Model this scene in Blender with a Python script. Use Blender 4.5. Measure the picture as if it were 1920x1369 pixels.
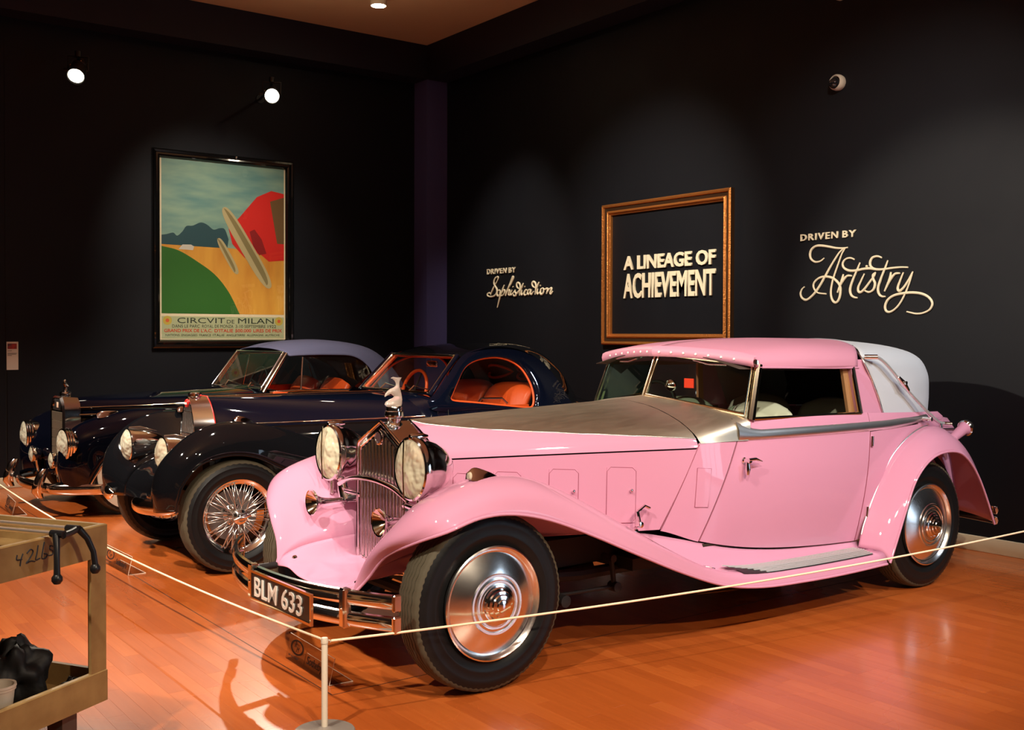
import bpy, bmesh, math, random
from mathutils import Vector, Matrix
random.seed(7)
for o in list(bpy.data.objects): bpy.data.objects.remove(o, do_unlink=True)
scene = bpy.context.scene
COL = scene.collection
pi = math.pi

# ------------------------------------------------------------------ camera
TH, PITCH, ROLL = .9356, .0166, .0029
cam_d = bpy.data.cameras.new('camera'); cam = bpy.data.objects.new('camera', cam_d); COL.objects.link(cam)
cam_d.sensor_fit = 'HORIZONTAL'; cam_d.sensor_width = 36.0; cam_d.lens = 36.0*1995.07/1920
cam_d.shift_y = -.0133*1995.07/1920
cam_d.clip_start = .05; cam_d.clip_end = 100
_fw = Vector((math.cos(TH), math.sin(TH), 0)); _rt = Vector((math.sin(TH), -math.cos(TH), 0)); _up = Vector((0, 0, 1))
_f = _fw*math.cos(PITCH)-_up*math.sin(PITCH); _u = _up*math.cos(PITCH)+_fw*math.sin(PITCH)
_r = _rt*math.cos(ROLL)+_u*math.sin(ROLL); _u = _u*math.cos(ROLL)-_rt*math.sin(ROLL)
M = Matrix((( _r.x, _u.x, -_f.x, -2.681), (_r.y, _u.y, -_f.y, -4.569), (_r.z, _u.z, -_f.z, 1.5736), (0, 0, 0, 1)))
cam.matrix_world = M
scene.camera = cam

# ------------------------------------------------------------------ world, exposure
w = bpy.data.worlds.new('world'); scene.world = w; w.use_nodes = True
w.node_tree.nodes['Background'].inputs[0].default_value = (.010, .011, .016, 1)
w.node_tree.nodes['Background'].inputs[1].default_value = .25
vs = scene.view_settings
vs.view_transform = 'Standard'; vs.look = 'None'; vs.gamma = 1; vs.use_curve_mapping = False
vs.exposure = 0.0

# ------------------------------------------------------------------ lights (ceiling spotlights of the gallery, plus two added uplights)
def spot(loc, to, watts, size=40, blend=.4, col=(1, .86, .68), rad=.05):
    l = bpy.data.lights.new('spot_lamp', 'SPOT'); o = bpy.data.objects.new('spot_lamp', l); COL.objects.link(o)
    l.energy = watts; l.color = col; l.spot_size = math.radians(size); l.spot_blend = blend; l.shadow_soft_size = rad
    o.location = loc
    o.rotation_euler = (Vector(to)-Vector(loc)).to_track_quat('-Z', 'Y').to_euler()
    return o
WARM, WHITE, COOL = (1, .80, .58), (1, .90, .76), (.72, .84, 1)
LIGHTS = [
    # position, target, watts, cone, colour
    ((-3.8, -2.4, 5.0), (-.2, -.2, .6), 1000, 46, WHITE),
    ((-1.6, -4.4, 5.0), (.9, -.5, .5), 780, 46, WHITE),
    ((2.0, -4.6, 5.0), (2.3, -.5, .7), 520, 46, WHITE),
    ((4.0, -4.6, 5.0), (3.3, -.6, .8), 480, 40, COOL),
    ((-3.9, 1.4, 5.0), (-.5, 1.8, .4), 1800, 50, WHITE),
    ((-3.6, 4.8, 5.0), (-.2, 4.9, .6), 2000, 50, WHITE),
    ((.0, .9, 5.0), (1.3, 3.0, .9), 800, 54, WHITE),
    ((.8, 3.2, 5.0), (1.7, 5.4, 1.1), 500, 54, WHITE),
    ((-.4, -7.2, 5.0), (.8, -2.6, 0), 1250, 60, WARM),
    ((1.2, 1.6, 5.0), (4.6, 3.2, 2.1), 1150, 46, WHITE),
    ((1.2, -2.2, 5.0), (4.6, .6, 2.1), 1000, 46, WHITE),
    ((2.4, 4.4, 5.0), (4.6, 5.4, 2.1), 480, 44, WHITE),
    ((.9, 3.9, 5.0), (1.84, 7.0, 2.35), 600, 44, WHITE),
    ((-6.7, 1.9, 4.7), (4.6, -.3, 1.45), 2600, 18, WHITE),
    # two unseen uplights without fixtures, added to brighten the ceiling
    ((-2.2, -1.5, 3.6), (-2.2, -1.5, 5.4), 90, 150, WARM),
    ((1.6, 4.2, 3.9), (1.6, 4.2, 5.4), 38, 140, WARM),
]
for p, t, e, a, c in LIGHTS: spot(p, t, e, a, 1. if abs(t[2]-2.2) < .3 else .5, c, .07)

# ------------------------------------------------------------------ materials
MATS = {}
def mat(name, col=(.5, .5, .5), rough=.5, metal=0., coat=0., spec=.5, coat_rough=.03, emit=None, es=0., trans=0., ior=1.45, alpha=1., sheen=0.):
    if name in MATS: return MATS[name]
    m = bpy.data.materials.new(name); m.use_nodes = True
    b = m.node_tree.nodes['Principled BSDF']
    b.inputs['Base Color'].default_value = (*col, 1); b.inputs['Roughness'].default_value = rough
    b.inputs['Metallic'].default_value = metal; b.inputs['Coat Weight'].default_value = coat
    b.inputs['Coat Roughness'].default_value = coat_rough; b.inputs['Specular IOR Level'].default_value = spec
    b.inputs['Transmission Weight'].default_value = trans; b.inputs['IOR'].default_value = ior
    b.inputs['Sheen Weight'].default_value = sheen
    if emit: b.inputs['Emission Color'].default_value = (*emit, 1); b.inputs['Emission Strength'].default_value = es
    MATS[name] = m
    return m
def nodes(m): return m.node_tree.nodes, m.node_tree.links, m.node_tree.nodes['Principled BSDF']
def noise_mod(m, scale, lo, hi, target='Roughness', detail=4, stretch=(1, 1, 1)):
    """procedural variation of a scalar input by object-space noise"""
    n, l, b = nodes(m)
    tc = n.new('ShaderNodeTexCoord'); mp = n.new('ShaderNodeMapping'); mp.inputs['Scale'].default_value = stretch
    t = n.new('ShaderNodeTexNoise'); t.inputs['Scale'].default_value = scale; t.inputs['Detail'].default_value = detail
    r = n.new('ShaderNodeMapRange'); r.inputs['To Min'].default_value = lo; r.inputs['To Max'].default_value = hi
    l.new(tc.outputs['Object'], mp.inputs[0]); l.new(mp.outputs[0], t.inputs['Vector']); l.new(t.outputs['Fac'], r.inputs['Value']); l.new(r.outputs[0], b.inputs[target])
    return t
def noise_col(m, scale, c1, c2, detail=5, stretch=(1, 1, 1), lo=.3, hi=.7):
    n, l, b = nodes(m)
    tc = n.new('ShaderNodeTexCoord'); mp = n.new('ShaderNodeMapping'); mp.inputs['Scale'].default_value = stretch
    t = n.new('ShaderNodeTexNoise'); t.inputs['Scale'].default_value = scale; t.inputs['Detail'].default_value = detail
    r = n.new('ShaderNodeValToRGB'); r.color_ramp.elements[0].color = (*c1, 1); r.color_ramp.elements[1].color = (*c2, 1)
    r.color_ramp.elements[0].position = lo; r.color_ramp.elements[1].position = hi
    l.new(tc.outputs['Object'], mp.inputs[0]); l.new(mp.outputs[0], t.inputs['Vector']); l.new(t.outputs['Fac'], r.inputs[0]); l.new(r.outputs[0], b.inputs['Base Color'])
    return r
def bump(m, scale, strength, detail=3, dist=.002):
    n, l, b = nodes(m)
    tc = n.new('ShaderNodeTexCoord'); t = n.new('ShaderNodeTexNoise'); t.inputs['Scale'].default_value = scale; t.inputs['Detail'].default_value = detail
    bp = n.new('ShaderNodeBump'); bp.inputs['Strength'].default_value = strength; bp.inputs['Distance'].default_value = dist
    l.new(tc.outputs['Object'], t.inputs['Vector']); l.new(t.outputs['Fac'], bp.inputs['Height']); l.new(bp.outputs[0], b.inputs['Normal'])
PINK = mat('pink_paint', (.62, .275, .405), .5, coat=1, spec=.0)
PINKTOP = mat('pink_canvas', (.58, .245, .345), .5); bump(PINKTOP, 900, .15)
SILVER = mat('brushed_silver', (.70, .62, .49), .42, 1); noise_mod(SILVER, 6, .38, .50, stretch=(1, 6, 6))
SILVERBELT = mat('polished_silver', (.80, .79, .77), .34, 1)
CHROME = mat('chrome', (.90, .89, .87), .10, 1)
SATIN = mat('satin_chrome', (.84, .82, .78), .26, 1)
NICKEL = mat('nickel', (.72, .62, .47), .09, 1)
ALU = mat('polished_aluminium', (.90, .88, .85), .2, 1); noise_mod(ALU, 9, .16, .26)
BLACK = mat('black_paint', (.004, .004, .005), .5, coat=1, spec=.0)
NAVY = mat('midnight_paint', (.0022, .0034, .0095), .5, coat=1, spec=.0)
DARKBLUE = mat('dark_blue_paint', (.0016, .0020, .0050), .5, coat=1, spec=.0)
RUBBER = mat('tyre_rubber', (.006, .006, .0065), .42, spec=.3); noise_mod(RUBBER, 14, .34, .5)
TREAD = mat('tyre_tread', (.070, .056, .032), .75)
WHITEWALL = mat('whitewall', (.72, .66, .52), .5)
DARK = mat('dark_underbody', (.008, .007, .007), .6)
INTERIOR = mat('dark_interior', (.035, .020, .014), .7)
CREAM = mat('cream_leather', (.66, .60, .48), .42); bump(CREAM, 60, .2)
ORANGE = mat('orange_leather', (.75, .085, .012), .42); bump(ORANGE, 45, .4)
GREYTOP = mat('silver_grey_canvas', (.52, .55, .60), .5); bump(GREYTOP, 700, .15)
BLUETOP = mat('slate_blue_canvas', (.075, .075, .135), .8); bump(BLUETOP, 800, .2)
RED = mat('red_enamel', (.6, .02, .015), .3)
def thin_glass(name, tint, refl=1.0):
    m = bpy.data.materials.new(name); m.use_nodes = True
    n, l = m.node_tree.nodes, m.node_tree.links; n.remove(n['Principled BSDF'])
    t = n.new('ShaderNodeBsdfTransparent'); t.inputs[0].default_value = (*tint, 1)
    g = n.new('ShaderNodeBsdfGlossy'); g.inputs['Roughness'].default_value = .01
    lw = n.new('ShaderNodeLayerWeight'); po = n.new('ShaderNodeMath'); po.operation = 'POWER'; po.inputs[1].default_value = 5
    fr = n.new('ShaderNodeMath'); fr.operation = 'MULTIPLY_ADD'; fr.inputs[1].default_value = .92; fr.inputs[2].default_value = .05
    l.new(lw.outputs['Facing'], po.inputs[0]); l.new(po.outputs[0], fr.inputs[0])
    mx = n.new('ShaderNodeMixShader'); l.new(fr.outputs[0], mx.inputs[0]); l.new(t.outputs[0], mx.inputs[1]); l.new(g.outputs[0], mx.inputs[2])
    l.new(mx.outputs[0], n['Material Output'].inputs[0]); MATS[name] = m
    return m
GLASS = thin_glass('window_glass', (.80, .86, .82))
GREENGLASS = thin_glass('green_window_glass', (.42, .58, .46))
ACRYL = thin_glass('clear_acrylic', (.97, .96, .95))
LENS = mat('headlamp_lens', (.97, .90, .68), .08, trans=.55, ior=1.25); bump(LENS, 11, 1., 2, .06)
REFLECTOR = mat('lamp_reflector', (.97, .90, .70), .30, 1); bump(REFLECTOR, 16, .8, 2, .015)
FROST = mat('frosted_glass', (.92, .80, .70), .22, trans=.7)

# ------------------------------------------------------------------ mesh helpers
def obj(name, verts, faces, m=None, parent=None, smooth=True, fix=True):
    me = bpy.data.meshes.new(name)
    me.from_pydata([tuple(v) for v in verts], [], faces)
    if fix:
        bm = bmesh.new(); bm.from_mesh(me); bmesh.ops.remove_doubles(bm, verts=bm.verts, dist=1e-5)
        bmesh.ops.recalc_face_normals(bm, faces=bm.faces); bm.to_mesh(me); bm.free()
    if smooth: me.polygons.foreach_set('use_smooth', [True]*len(me.polygons))
    if m: me.materials.append(m)
    o = bpy.data.objects.new(name, me); COL.objects.link(o)
    if parent: o.parent = parent
    return o
def tag(o, label=None, cat=None, group=None, kind=None):
    if label: o['label'] = label
    if cat: o['category'] = cat
    if group: o['group'] = group
    if kind: o['kind'] = kind
    return o
def thing(name, loc, label, cat, group=None, rz=0):
    o = bpy.data.objects.new(name, None); COL.objects.link(o); o.location = loc; o.rotation_euler = (0, 0, rz); o.empty_display_size = .1
    return tag(o, label, cat, group)
def lerp(a, b, t): return tuple(a[i]+(b[i]-a[i])*t for i in range(len(a)))
def pw(tab, x):
    """smooth interpolation of a table [(x, v)...]"""
    if x <= tab[0][0]: return tab[0][1]
    for i in range(len(tab)-1):
        if x <= tab[i+1][0]:
            x0, y0 = tab[i]; x1, y1 = tab[i+1]; h = x1-x0; t = (x-x0)/h
            m0 = (y1-tab[i-1][1])/(x1-tab[i-1][0]) if i > 0 else (y1-y0)/h
            m1 = (tab[i+2][1]-y0)/(tab[i+2][0]-x0) if i+2 < len(tab) else (y1-y0)/h
            return y0*(2*t**3-3*t*t+1)+m0*h*(t**3-2*t*t+t)+y1*(3*t*t-2*t**3)+m1*h*(t**3-t*t)
    return tab[-1][1]
def cr(P, k):
    """Catmull-Rom through control points, k steps per span"""
    out = []; n = len(P)
    if n == 2: return [lerp(P[0], P[1], i/k) for i in range(k+1)]
    for i in range(n-1):
        p1, p2 = P[i], P[i+1]
        p0 = P[i-1] if i > 0 else tuple(2*a-b for a, b in zip(p1, p2))
        p3 = P[i+2] if i+2 < n else tuple(2*a-b for a, b in zip(p2, p1))
        for j in range(k):
            t = j/k
            out.append(tuple(.5*(2*b+(c-a)*t+(2*a-5*b+4*c-d)*t*t+(3*b-a-3*c+d)*t**3) for a, b, c, d in zip(p0, p1, p2, p3)))
    out.append(tuple(P[-1]))
    return out
def gridfaces(nr, nc, cu=False, cv=False):
    F = []
    for i in range(nr if cu else nr-1):
        for j in range(nc if cv else nc-1):
            a, b = i, (i+1) % nr; c, d = j, (j+1) % nc
            F.append((a*nc+c, a*nc+d, b*nc+d, b*nc+c))
    return F
def grid(name, rows, m, parent=None, cu=False, cv=False, thick=0, off=0, caps=False, smooth=True):
    nr, nc = len(rows), len(rows[0])
    V = [p for r in rows for p in r]; F = gridfaces(nr, nc, cu, cv)
    if caps: F += [tuple(range(nc)), tuple(range((nr-1)*nc, nr*nc))]
    o = obj(name, V, F, m, parent, smooth)
    if thick:
        s = o.modifiers.new('thickness', 'SOLIDIFY'); s.thickness = thick; s.offset = off
    if caps: sharp(o)
    return o
def sharp(o, ang=38):
    me = o.data; bm = bmesh.new(); bm.from_mesh(me); a = math.radians(ang)
    for e in bm.edges:
        if len(e.link_faces) == 2 and e.calc_face_angle() > a: e.smooth = False
    bm.to_mesh(me); bm.free(); return o
def netrows(curves, ku=4, kv=4):
    cs = [cr(c, ku) for c in curves]
    return [cr([c[i] for c in cs], kv) for i in range(len(cs[0]))]
def sgn(pts, s): return [(p[0], p[1]*s, p[2]) for p in pts]
def net(name, curves, m, parent=None, ku=4, kv=4, s=1, thick=0, off=0):
    return grid(name, netrows([sgn(c, s) for c in curves], ku, kv), m, parent, thick=thick, off=off)
def frame_of(d):
    d = Vector(d).normalized(); a = Vector((0, 0, 1)) if abs(d.z) < .95 else Vector((1, 0, 0))
    u = d.cross(a).normalized(); return d, u, d.cross(u).normalized()
def tubemesh(pts, r, n=8, closed=False):
    P = [Vector(p) for p in pts]; N = len(P); V = []; R = r if isinstance(r, (list, tuple)) else [r]*N
    pu = None
    for i, p in enumerate(P):
        d = (P[(i+1) % N]-P[i-1]) if closed else (P[min(i+1, N-1)]-P[max(i-1, 0)])
        d.normalize()
        if pu is None: _, u, v = frame_of(d)
        else:
            u = (pu-d*pu.dot(d)); u = u.normalized() if u.length > 1e-6 else frame_of(d)[1]
            v = d.cross(u)
        pu = u
        for k in range(n):
            a = 2*pi*k/n; V.append(p+(u*math.cos(a)+v*math.sin(a))*R[i])
    F = gridfaces(N, n, closed, True)
    if not closed: F += [tuple(range(n)), tuple(range((N-1)*n, N*n))]
    return V, F
def tube(name, pts, r, m, parent=None, n=8, closed=False):
    V, F = tubemesh(pts, r, n, closed); return sharp(obj(name, V, F, m, parent), 60)
def lathemesh(prof, o, ax, n=32, a0=0, a1=2*pi):
    """prof: (radius, distance along axis)"""
    d, u, v = frame_of(ax); o = Vector(o); V = []; full = abs(a1-a0-2*pi) < 1e-6; N = n if full else n+1
    for r, a in prof:
        for k in range(N):
            t = a0+(a1-a0)*k/n; V.append(o+d*a+(u*math.cos(t)+v*math.sin(t))*r)
    return V, gridfaces(len(prof), N, False, full)
def lathe(name, prof, o, ax, m, parent=None, n=32, ang=35):
    V, F = lathemesh(prof, o, ax, n); return sharp(obj(name, V, F, m, parent), ang)
def boxmesh(c, s, R=None):
    V = []; c = Vector(c)
    for x in (-1, 1):
        for y in (-1, 1):
            for z in (-1, 1):
                p = Vector((x*s[0]/2, y*s[1]/2, z*s[2]/2)); V.append(c+(R @ p if R else p))
    return V, [(0, 1, 3, 2), (4, 6, 7, 5), (0, 4, 5, 1), (2, 3, 7, 6), (0, 2, 6, 4), (1, 5, 7, 3)]
def box(name, c, s, m, parent=None, bev=0, R=None, seg=2):
    V, F = boxmesh(c, s, R); o = obj(name, V, F, m, parent, smooth=False)
    if bev:
        bm = bmesh.new(); bm.from_mesh(o.data)
        bmesh.ops.bevel(bm, geom=list(bm.edges), offset=bev, segments=seg, profile=.5, affect='EDGES')
        for f_ in bm.faces: f_.smooth = True
        bm.to_mesh(o.data); bm.free(); sharp(o, 50)
    return o
def multi(name, parts, m, parent=None, smooth=True, ang=40):
    """several shells of ONE piece joined into one mesh; parts: (V, F) pairs"""
    V, F = [], []
    for v, f_ in parts:
        n = len(V); V += list(v); F += [tuple(i+n for i in q) for q in f_]
    return sharp(obj(name, V, F, m, parent, smooth), ang)
def slab(name, outline, d, m, parent=None, bev=0):
    """planar outline (3D points) extruded along vector d"""
    n = len(outline); d = Vector(d)
    V = [Vector(p) for p in outline]+[Vector(p)+d for p in outline]
    F = [tuple(range(n)), tuple(range(2*n-1, n-1, -1))]+[(i, (i+1) % n, n+(i+1) % n, n+i) for i in range(n)]
    o = obj(name, V, F, m, parent, False)
    if bev:
        bm = bmesh.new(); bm.from_mesh(o.data); bmesh.ops.bevel(bm, geom=list(bm.edges), offset=bev, segments=2, profile=.5, affect='EDGES'); bm.to_mesh(o.data); bm.free()
    return o
def ringslab(outer, inner, d):
    """frame between two closed outlines with equal counts, extruded by d"""
    n = len(outer); d = Vector(d); V = [Vector(p) for p in outer]+[Vector(p) for p in inner]; V += [p+d for p in V]; F = []
    for i in range(n):
        j = (i+1) % n
        F += [(i, j, n+j, n+i), (2*n+i, 3*n+i, 3*n+j, 2*n+j), (i, 2*n+i, 2*n+j, j), (n+i, n+j, 3*n+j, 3*n+i)]
    return V, F
def text(name, body, size, m, parent, loc, xdir, ydir, ext=.004, sx=1., bold=0., align='LEFT', space=1., shear=0.):
    """raised lettering as a mesh; xdir: reading direction, ydir: up"""
    c = bpy.data.curves.new(name, 'FONT'); c.body = body; c.size = size; c.extrude = ext; c.offset = bold; c.align_x = align; c.space_character = space; c.shear = shear; c.resolution_u = 3
    t = bpy.data.objects.new(name, c); COL.objects.link(t)
    dg = bpy.context.evaluated_depsgraph_get(); me = bpy.data.meshes.new_from_object(t.evaluated_get(dg)); bpy.data.objects.remove(t, do_unlink=True)
    X = Vector(xdir).normalized(); Y = Vector(ydir).normalized(); Z = X.cross(Y); L = Vector(loc)
    for v in me.vertices: p = v.co.copy(); v.co = L+X*p.x*sx+Y*p.y+Z*p.z
    me.materials.clear(); me.materials.append(m); me.name = name
    o = bpy.data.objects.new(name, me); COL.objects.link(o); o.parent = parent
    return o
def copyto(src, parent, off=(0, 0, 0), mirror=False):
    """copy one object with its children, sharing mesh data"""
    c = src.copy(); COL.objects.link(c); c.parent = parent
    if parent is not src.parent or off != (0, 0, 0): c.location = Vector(src.location)+Vector(off)
    if mirror: c.rotation_euler = (0, 0, pi)
    for ch in list(src.children):
        k = ch.copy(); COL.objects.link(k); k.parent = c
    return c
def circ(c, r, ax, n=24, sx=1):
    d, u, v = frame_of(ax); c = Vector(c); return [c+(u*math.cos(2*pi*k/n)+v*math.sin(2*pi*k/n))*r for k in range(n)]
def tyre(name, R, r_in, half, m, parent, n=168, lug=.004, grooves=5):
    """tyre turned around y: ribs across the tread, lugs on the shoulders, pressed sidewall"""
    h = half; prof = []
    side = [(r_in, -.62), (r_in+.012, -.80), (r_in+(R-r_in)*.35, -1.0), (r_in+(R-r_in)*.38, -1.015), (r_in+(R-r_in)*.42, -1.0), (r_in+(R-r_in)*.62, -.97), (r_in+(R-r_in)*.66, -.985), (R-.036, -.93), (R-.020, -.87), (R-.008, -.80)]
    prof += [(a, b*h, 0 if i < 7 else 1) for i, (a, b) in enumerate(side)]
    for g in range(grooves+1):
        y0 = -.76+1.52*g/(grooves+1); y1 = -.76+1.52*(g+1)/(grooves+1); dome = lambda y: R-.012*(y*y)
        prof += [(dome(y0), (y0+.035)*h, 2), (dome(y1), (y1-.035)*h, 2)]
        if g < grooves: prof += [(dome(y1)-.009, (y1-.025)*h, 3), (dome(y1)-.009, (y1+.025)*h, 3)]
    prof += [(a, -b*h, 0 if i < 7 else 1) for i, (a, b) in reversed(list(enumerate(side)))]
    V = []
    for a, y, k in prof:
        for i in range(n):
            t = 2*pi*i/n; rr = a; tt = t
            if k == 1 and i % 2 == 0: rr = a-lug*1.3
            if k == 3: tt = t
            if k in (2, 3): y2 = y+.0026*(1 if (i//2) % 2 else -1)
            else: y2 = y
            V.append((rr*math.cos(tt), y2, rr*math.sin(tt)))
    o = obj(name, V, gridfaces(len(prof), n, False, True), m, parent); o.data.materials.append(TREAD)
    ns = len(prof)
    zone = [k for _, _, k in prof]
    for p in o.data.polygons:
        c = p.center; rr = math.hypot(c.x, c.z)
        if rr > R-.026 and abs(c.y) < .92*h: p.material_index = 1
    sharp(o, 45)
    return o
# ================================================================== room
XW, YW, CH = 4.628, 7.0345, 5.12
X0, Y0 = -7.0, -9.0
WALL = mat('navy_wall', (.0060, .0066, .0095), .6, spec=.3); noise_mod(WALL, 3, .48, .62)
COLUMN = mat('blue_column', (.085, .075, .21), .55)
CEIL = mat('cream_ceiling', (.70, .45, .25), .8)
TAN = mat('tan_wall', (.045, .034, .024), .7); noise_mod(CEIL, 4, .7, .9)
BASE = mat('cream_baseboard', (.62, .52, .36), .5)
LETTER = mat('cream_letter', (.86, .76, .54), .5)
def structure(o, label=None): o['kind'] = 'structure'; return tag(o, label)
structure(box('wall_right', (XW+.1, (Y0+YW)/2+.1, 2.7), (.2, YW-Y0+.2, 5.4), WALL))
structure(box('wall_left', ((X0+XW)/2, YW+.1, 2.7), (XW-X0, .2, 5.4), WALL))
structure(box('wall_back', ((X0+XW)/2, Y0-.1, 2.7), (XW-X0, .2, 5.4), TAN))
structure(box('wall_front', (X0-.1, (Y0+YW)/2, 2.7), (.2, YW-Y0+.4, 5.4), TAN))
structure(box('ceiling', ((X0+XW)/2, (Y0+YW)/2, 5.24), (XW-X0, YW-Y0, .2), CEIL))
structure(box('trim_1', (XW-.15, YW-.15, 2.36), (.3, .3, 4.72), COLUMN), 'blue corner pilaster')
structure(box('trim_2', (XW-.15, (Y0+YW)/2, 4.93), (.3, YW-Y0, .42), mat('navy_soffit', (.010, .009, .020), .6)), 'dark soffit along the right wall')
structure(box('trim_3', ((X0+XW)/2-.15, YW-.15, 4.93), (XW-X0-.3, .3, .42), MATS['navy_soffit']), 'dark soffit along the left wall')
structure(box('baseboard_right', (XW-.008, (Y0+YW-.3)/2, .055), (.016, YW-.3-Y0, .11), BASE, None, .004))
structure(box('baseboard_left', ((X0+XW-.3)/2, YW-.008, .055), (XW-.3-X0, .016, .11), BASE, None, .004))
structure(box('trim_4', (-.435, YW-.003, 2.3), (.008, .006, 4.4), mat('seam_black', (.002, .002, .002), .7)), 'dark vertical panel joint in the left wall')

# added lobby doors, unseen: glowing panes supply the cool light that reflections imply
PANEGLOW = mat('pane_cool_glow', (.8, .85, .9), .6, emit=(.62, .80, 1), es=3.2)
d1 = structure(box('added_door_1', (XW-.01, -6.9, 1.45), (.06, 3.4, 2.9), mat('door_frame_dark', (.03, .03, .03), .4)), 'dark framed glazed lobby doors added out of view to the right as a cool light source')
for k in range(4): box('pane', (XW-.045, -8.1+.8*k, 1.45), (.02, .70, 2.6), PANEGLOW, d1)
# ---- floor of separate planks
WOOD = mat('floor_plank', (.5, .2, .06), .26, coat=.35, coat_rough=.12)
def wood_nodes(m):
    n, l, b = nodes(m)
    at = n.new('ShaderNodeAttribute'); at.attribute_name = 'tone'
    tc = n.new('ShaderNodeTexCoord'); mp = n.new('ShaderNodeMapping'); mp.inputs['Scale'].default_value = (26, 1.6, 1)
    ns = n.new('ShaderNodeTexNoise'); ns.inputs['Scale'].default_value = 2.2; ns.inputs['Detail'].default_value = 6; ns.noise_dimensions = '4D'
    big = n.new('ShaderNodeTexNoise'); big.inputs['Scale'].default_value = .9; big.inputs['Detail'].default_value = 3
    l.new(tc.outputs['Object'], mp.inputs[0]); l.new(mp.outputs[0], ns.inputs['Vector']); l.new(at.outputs['Fac'], ns.inputs['W']); l.new(tc.outputs['Object'], big.inputs['Vector'])
    mul = n.new('ShaderNodeMath'); mul.operation = 'MULTIPLY_ADD'; mul.inputs[1].default_value = .40; l.new(ns.outputs['Fac'], mul.inputs[0]); 
    ad = n.new('ShaderNodeMath'); ad.operation = 'MULTIPLY_ADD'; ad.inputs[1].default_value = .26; ad.inputs[2].default_value = .14; l.new(at.outputs['Fac'], ad.inputs[0]); l.new(ad.outputs[0], mul.inputs[2])
    r = n.new('ShaderNodeValToRGB'); e = r.color_ramp.elements; e[0].position = .12; e[0].color = (.30, .058, .010, 1); e[1].position = .85; e[1].color = (.54, .140, .028, 1)
    k = e.new(.5); k.color = (.42, .092, .016, 1)
    l.new(mul.outputs[0], r.inputs[0]); l.new(r.outputs[0], b.inputs['Base Color'])
    rr = n.new('ShaderNodeMapRange'); rr.inputs['To Min'].default_value = .20; rr.inputs['To Max'].default_value = .36; l.new(big.outputs['Fac'], rr.inputs['Value']); l.new(rr.outputs[0], b.inputs['Roughness'])
wood_nodes(WOOD)
FL = structure(box('floor', ((X0+XW)/2, (Y0+YW)/2, -.06), (XW-X0, YW-Y0, .10), mat('subfloor', (.06, .02, .006), .7)))
def plankmesh(x0, x1, y0, y1):
    g = .0001; t = .0003; x0 += g; x1 -= g; y0 += g; y1 -= g
    V = [(x0, y0, -.01), (x1, y0, -.01), (x1, y1, -.01), (x0, y1, -.01), (x0, y0, -.0006), (x1, y0, -.0006), (x1, y1, -.0006), (x0, y1, -.0006), (x0+t, y0+t, 0), (x1-t, y0+t, 0), (x1-t, y1-t, 0), (x0+t, y1-t, 0)]
    F = [(8, 9, 10, 11), (4, 5, 9, 8), (5, 6, 10, 9), (6, 7, 11, 10), (7, 4, 8, 11), (0, 1, 5, 4), (1, 2, 6, 5), (2, 3, 7, 6), (3, 0, 4, 7)]
    return V, F
planks = []; x = X0; prnd = random.Random(3)
while x < XW-.01:
    y = Y0-prnd.random()*.9
    while y < YW:
        ln = .55+prnd.random()*.75; a, b = max(y, Y0), min(y+ln, YW)
        if b-a > .03: planks.append((x, min(x+.076, XW), a, b, prnd.random()))
        y += ln
    x += .076
def in_view(p):
    d = Vector(((p[0]+p[1])/2+2.681, (p[2]+p[3])/2+4.569)); f2 = d.x*_fw.x+d.y*_fw.y; r2 = d.x*_rt.x+d.y*_rt.y
    return f2 > 4.0 and abs(r2) < f2*.50
near = sorted([p for p in planks if in_view(p)], key=lambda p: (p[0]+2.68)**2+((p[2]+p[3])/2+4.57)**2)[:300]
ns_ = set(near); sv, sf, st = [], [], []
def settone(me, vals):
    a = me.attributes.new('tone', 'FLOAT', 'FACE'); a.data.foreach_set('value', vals)
for p in planks:
    V, F = plankmesh(*p[:4])
    if p in ns_:
        o = obj('plank', V, F, WOOD, FL, False, fix=False); settone(o.data, [p[4]]*len(F))
    else:
        n = len(sv); sv += V; sf += [tuple(i+n for i in q) for q in F]; st += [p[4]]*len(F)
o = obj('planks', sv, sf, WOOD, FL, False, fix=False); settone(o.data, st); o['kind'] = 'stuff'; tag(o, 'orange-brown floor planks farther away')
SEAM = mat('floor_seam', (.035, .010, .004), .6)
box('floor_seam', (1.6, -.41, .0003), (4.36, .005, .0010), SEAM, FL)
box('floor_seam', (-.58, 2.6, .0003), (.005, 6.02, .0010), SEAM, FL)

# ---- wall lettering
def fit(o, y0, y1, z0, z1):
    """scale lettering lying on the right wall to its box (y0: left end, y1: right end)"""
    vs_ = o.data.vertices; ya = max(v.co.y for v in vs_); yb = min(v.co.y for v in vs_); za = min(v.co.z for v in vs_); zb_ = max(v.co.z for v in vs_)
    for v in vs_: v.co.y = y0+(v.co.y-ya)*(y1-y0)/(yb-ya); v.co.z = z0+(v.co.z-za)*(z1-z0)/(zb_-za)
def wtext(nm, s_, y0, y1, z0, z1, par, bold=.0, ext=.008, space=1.):
    o = text(nm, s_, .2, LETTER, par, (XW-.012, 0, 0), (0, -1, 0), (0, 0, 1), ext, 1, bold, 'LEFT', space); fit(o, y0, y1, z0, z1); return o
def script(nm, strokes, r, par, thick=None):
    parts = []
    for s_ in strokes:
        P = cr([(XW-.010, y, z) for y, z in s_], 5) if len(s_) > 2 else [(XW-.010, y, z) for y, z in s_]
        n = len(P); R = [r*(.62+.5*math.sin(pi*(i+.5)/n)) for i in range(n)]
        parts.append(tubemesh(P, R, 8))
    return multi(nm, parts, LETTER, par)
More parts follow.
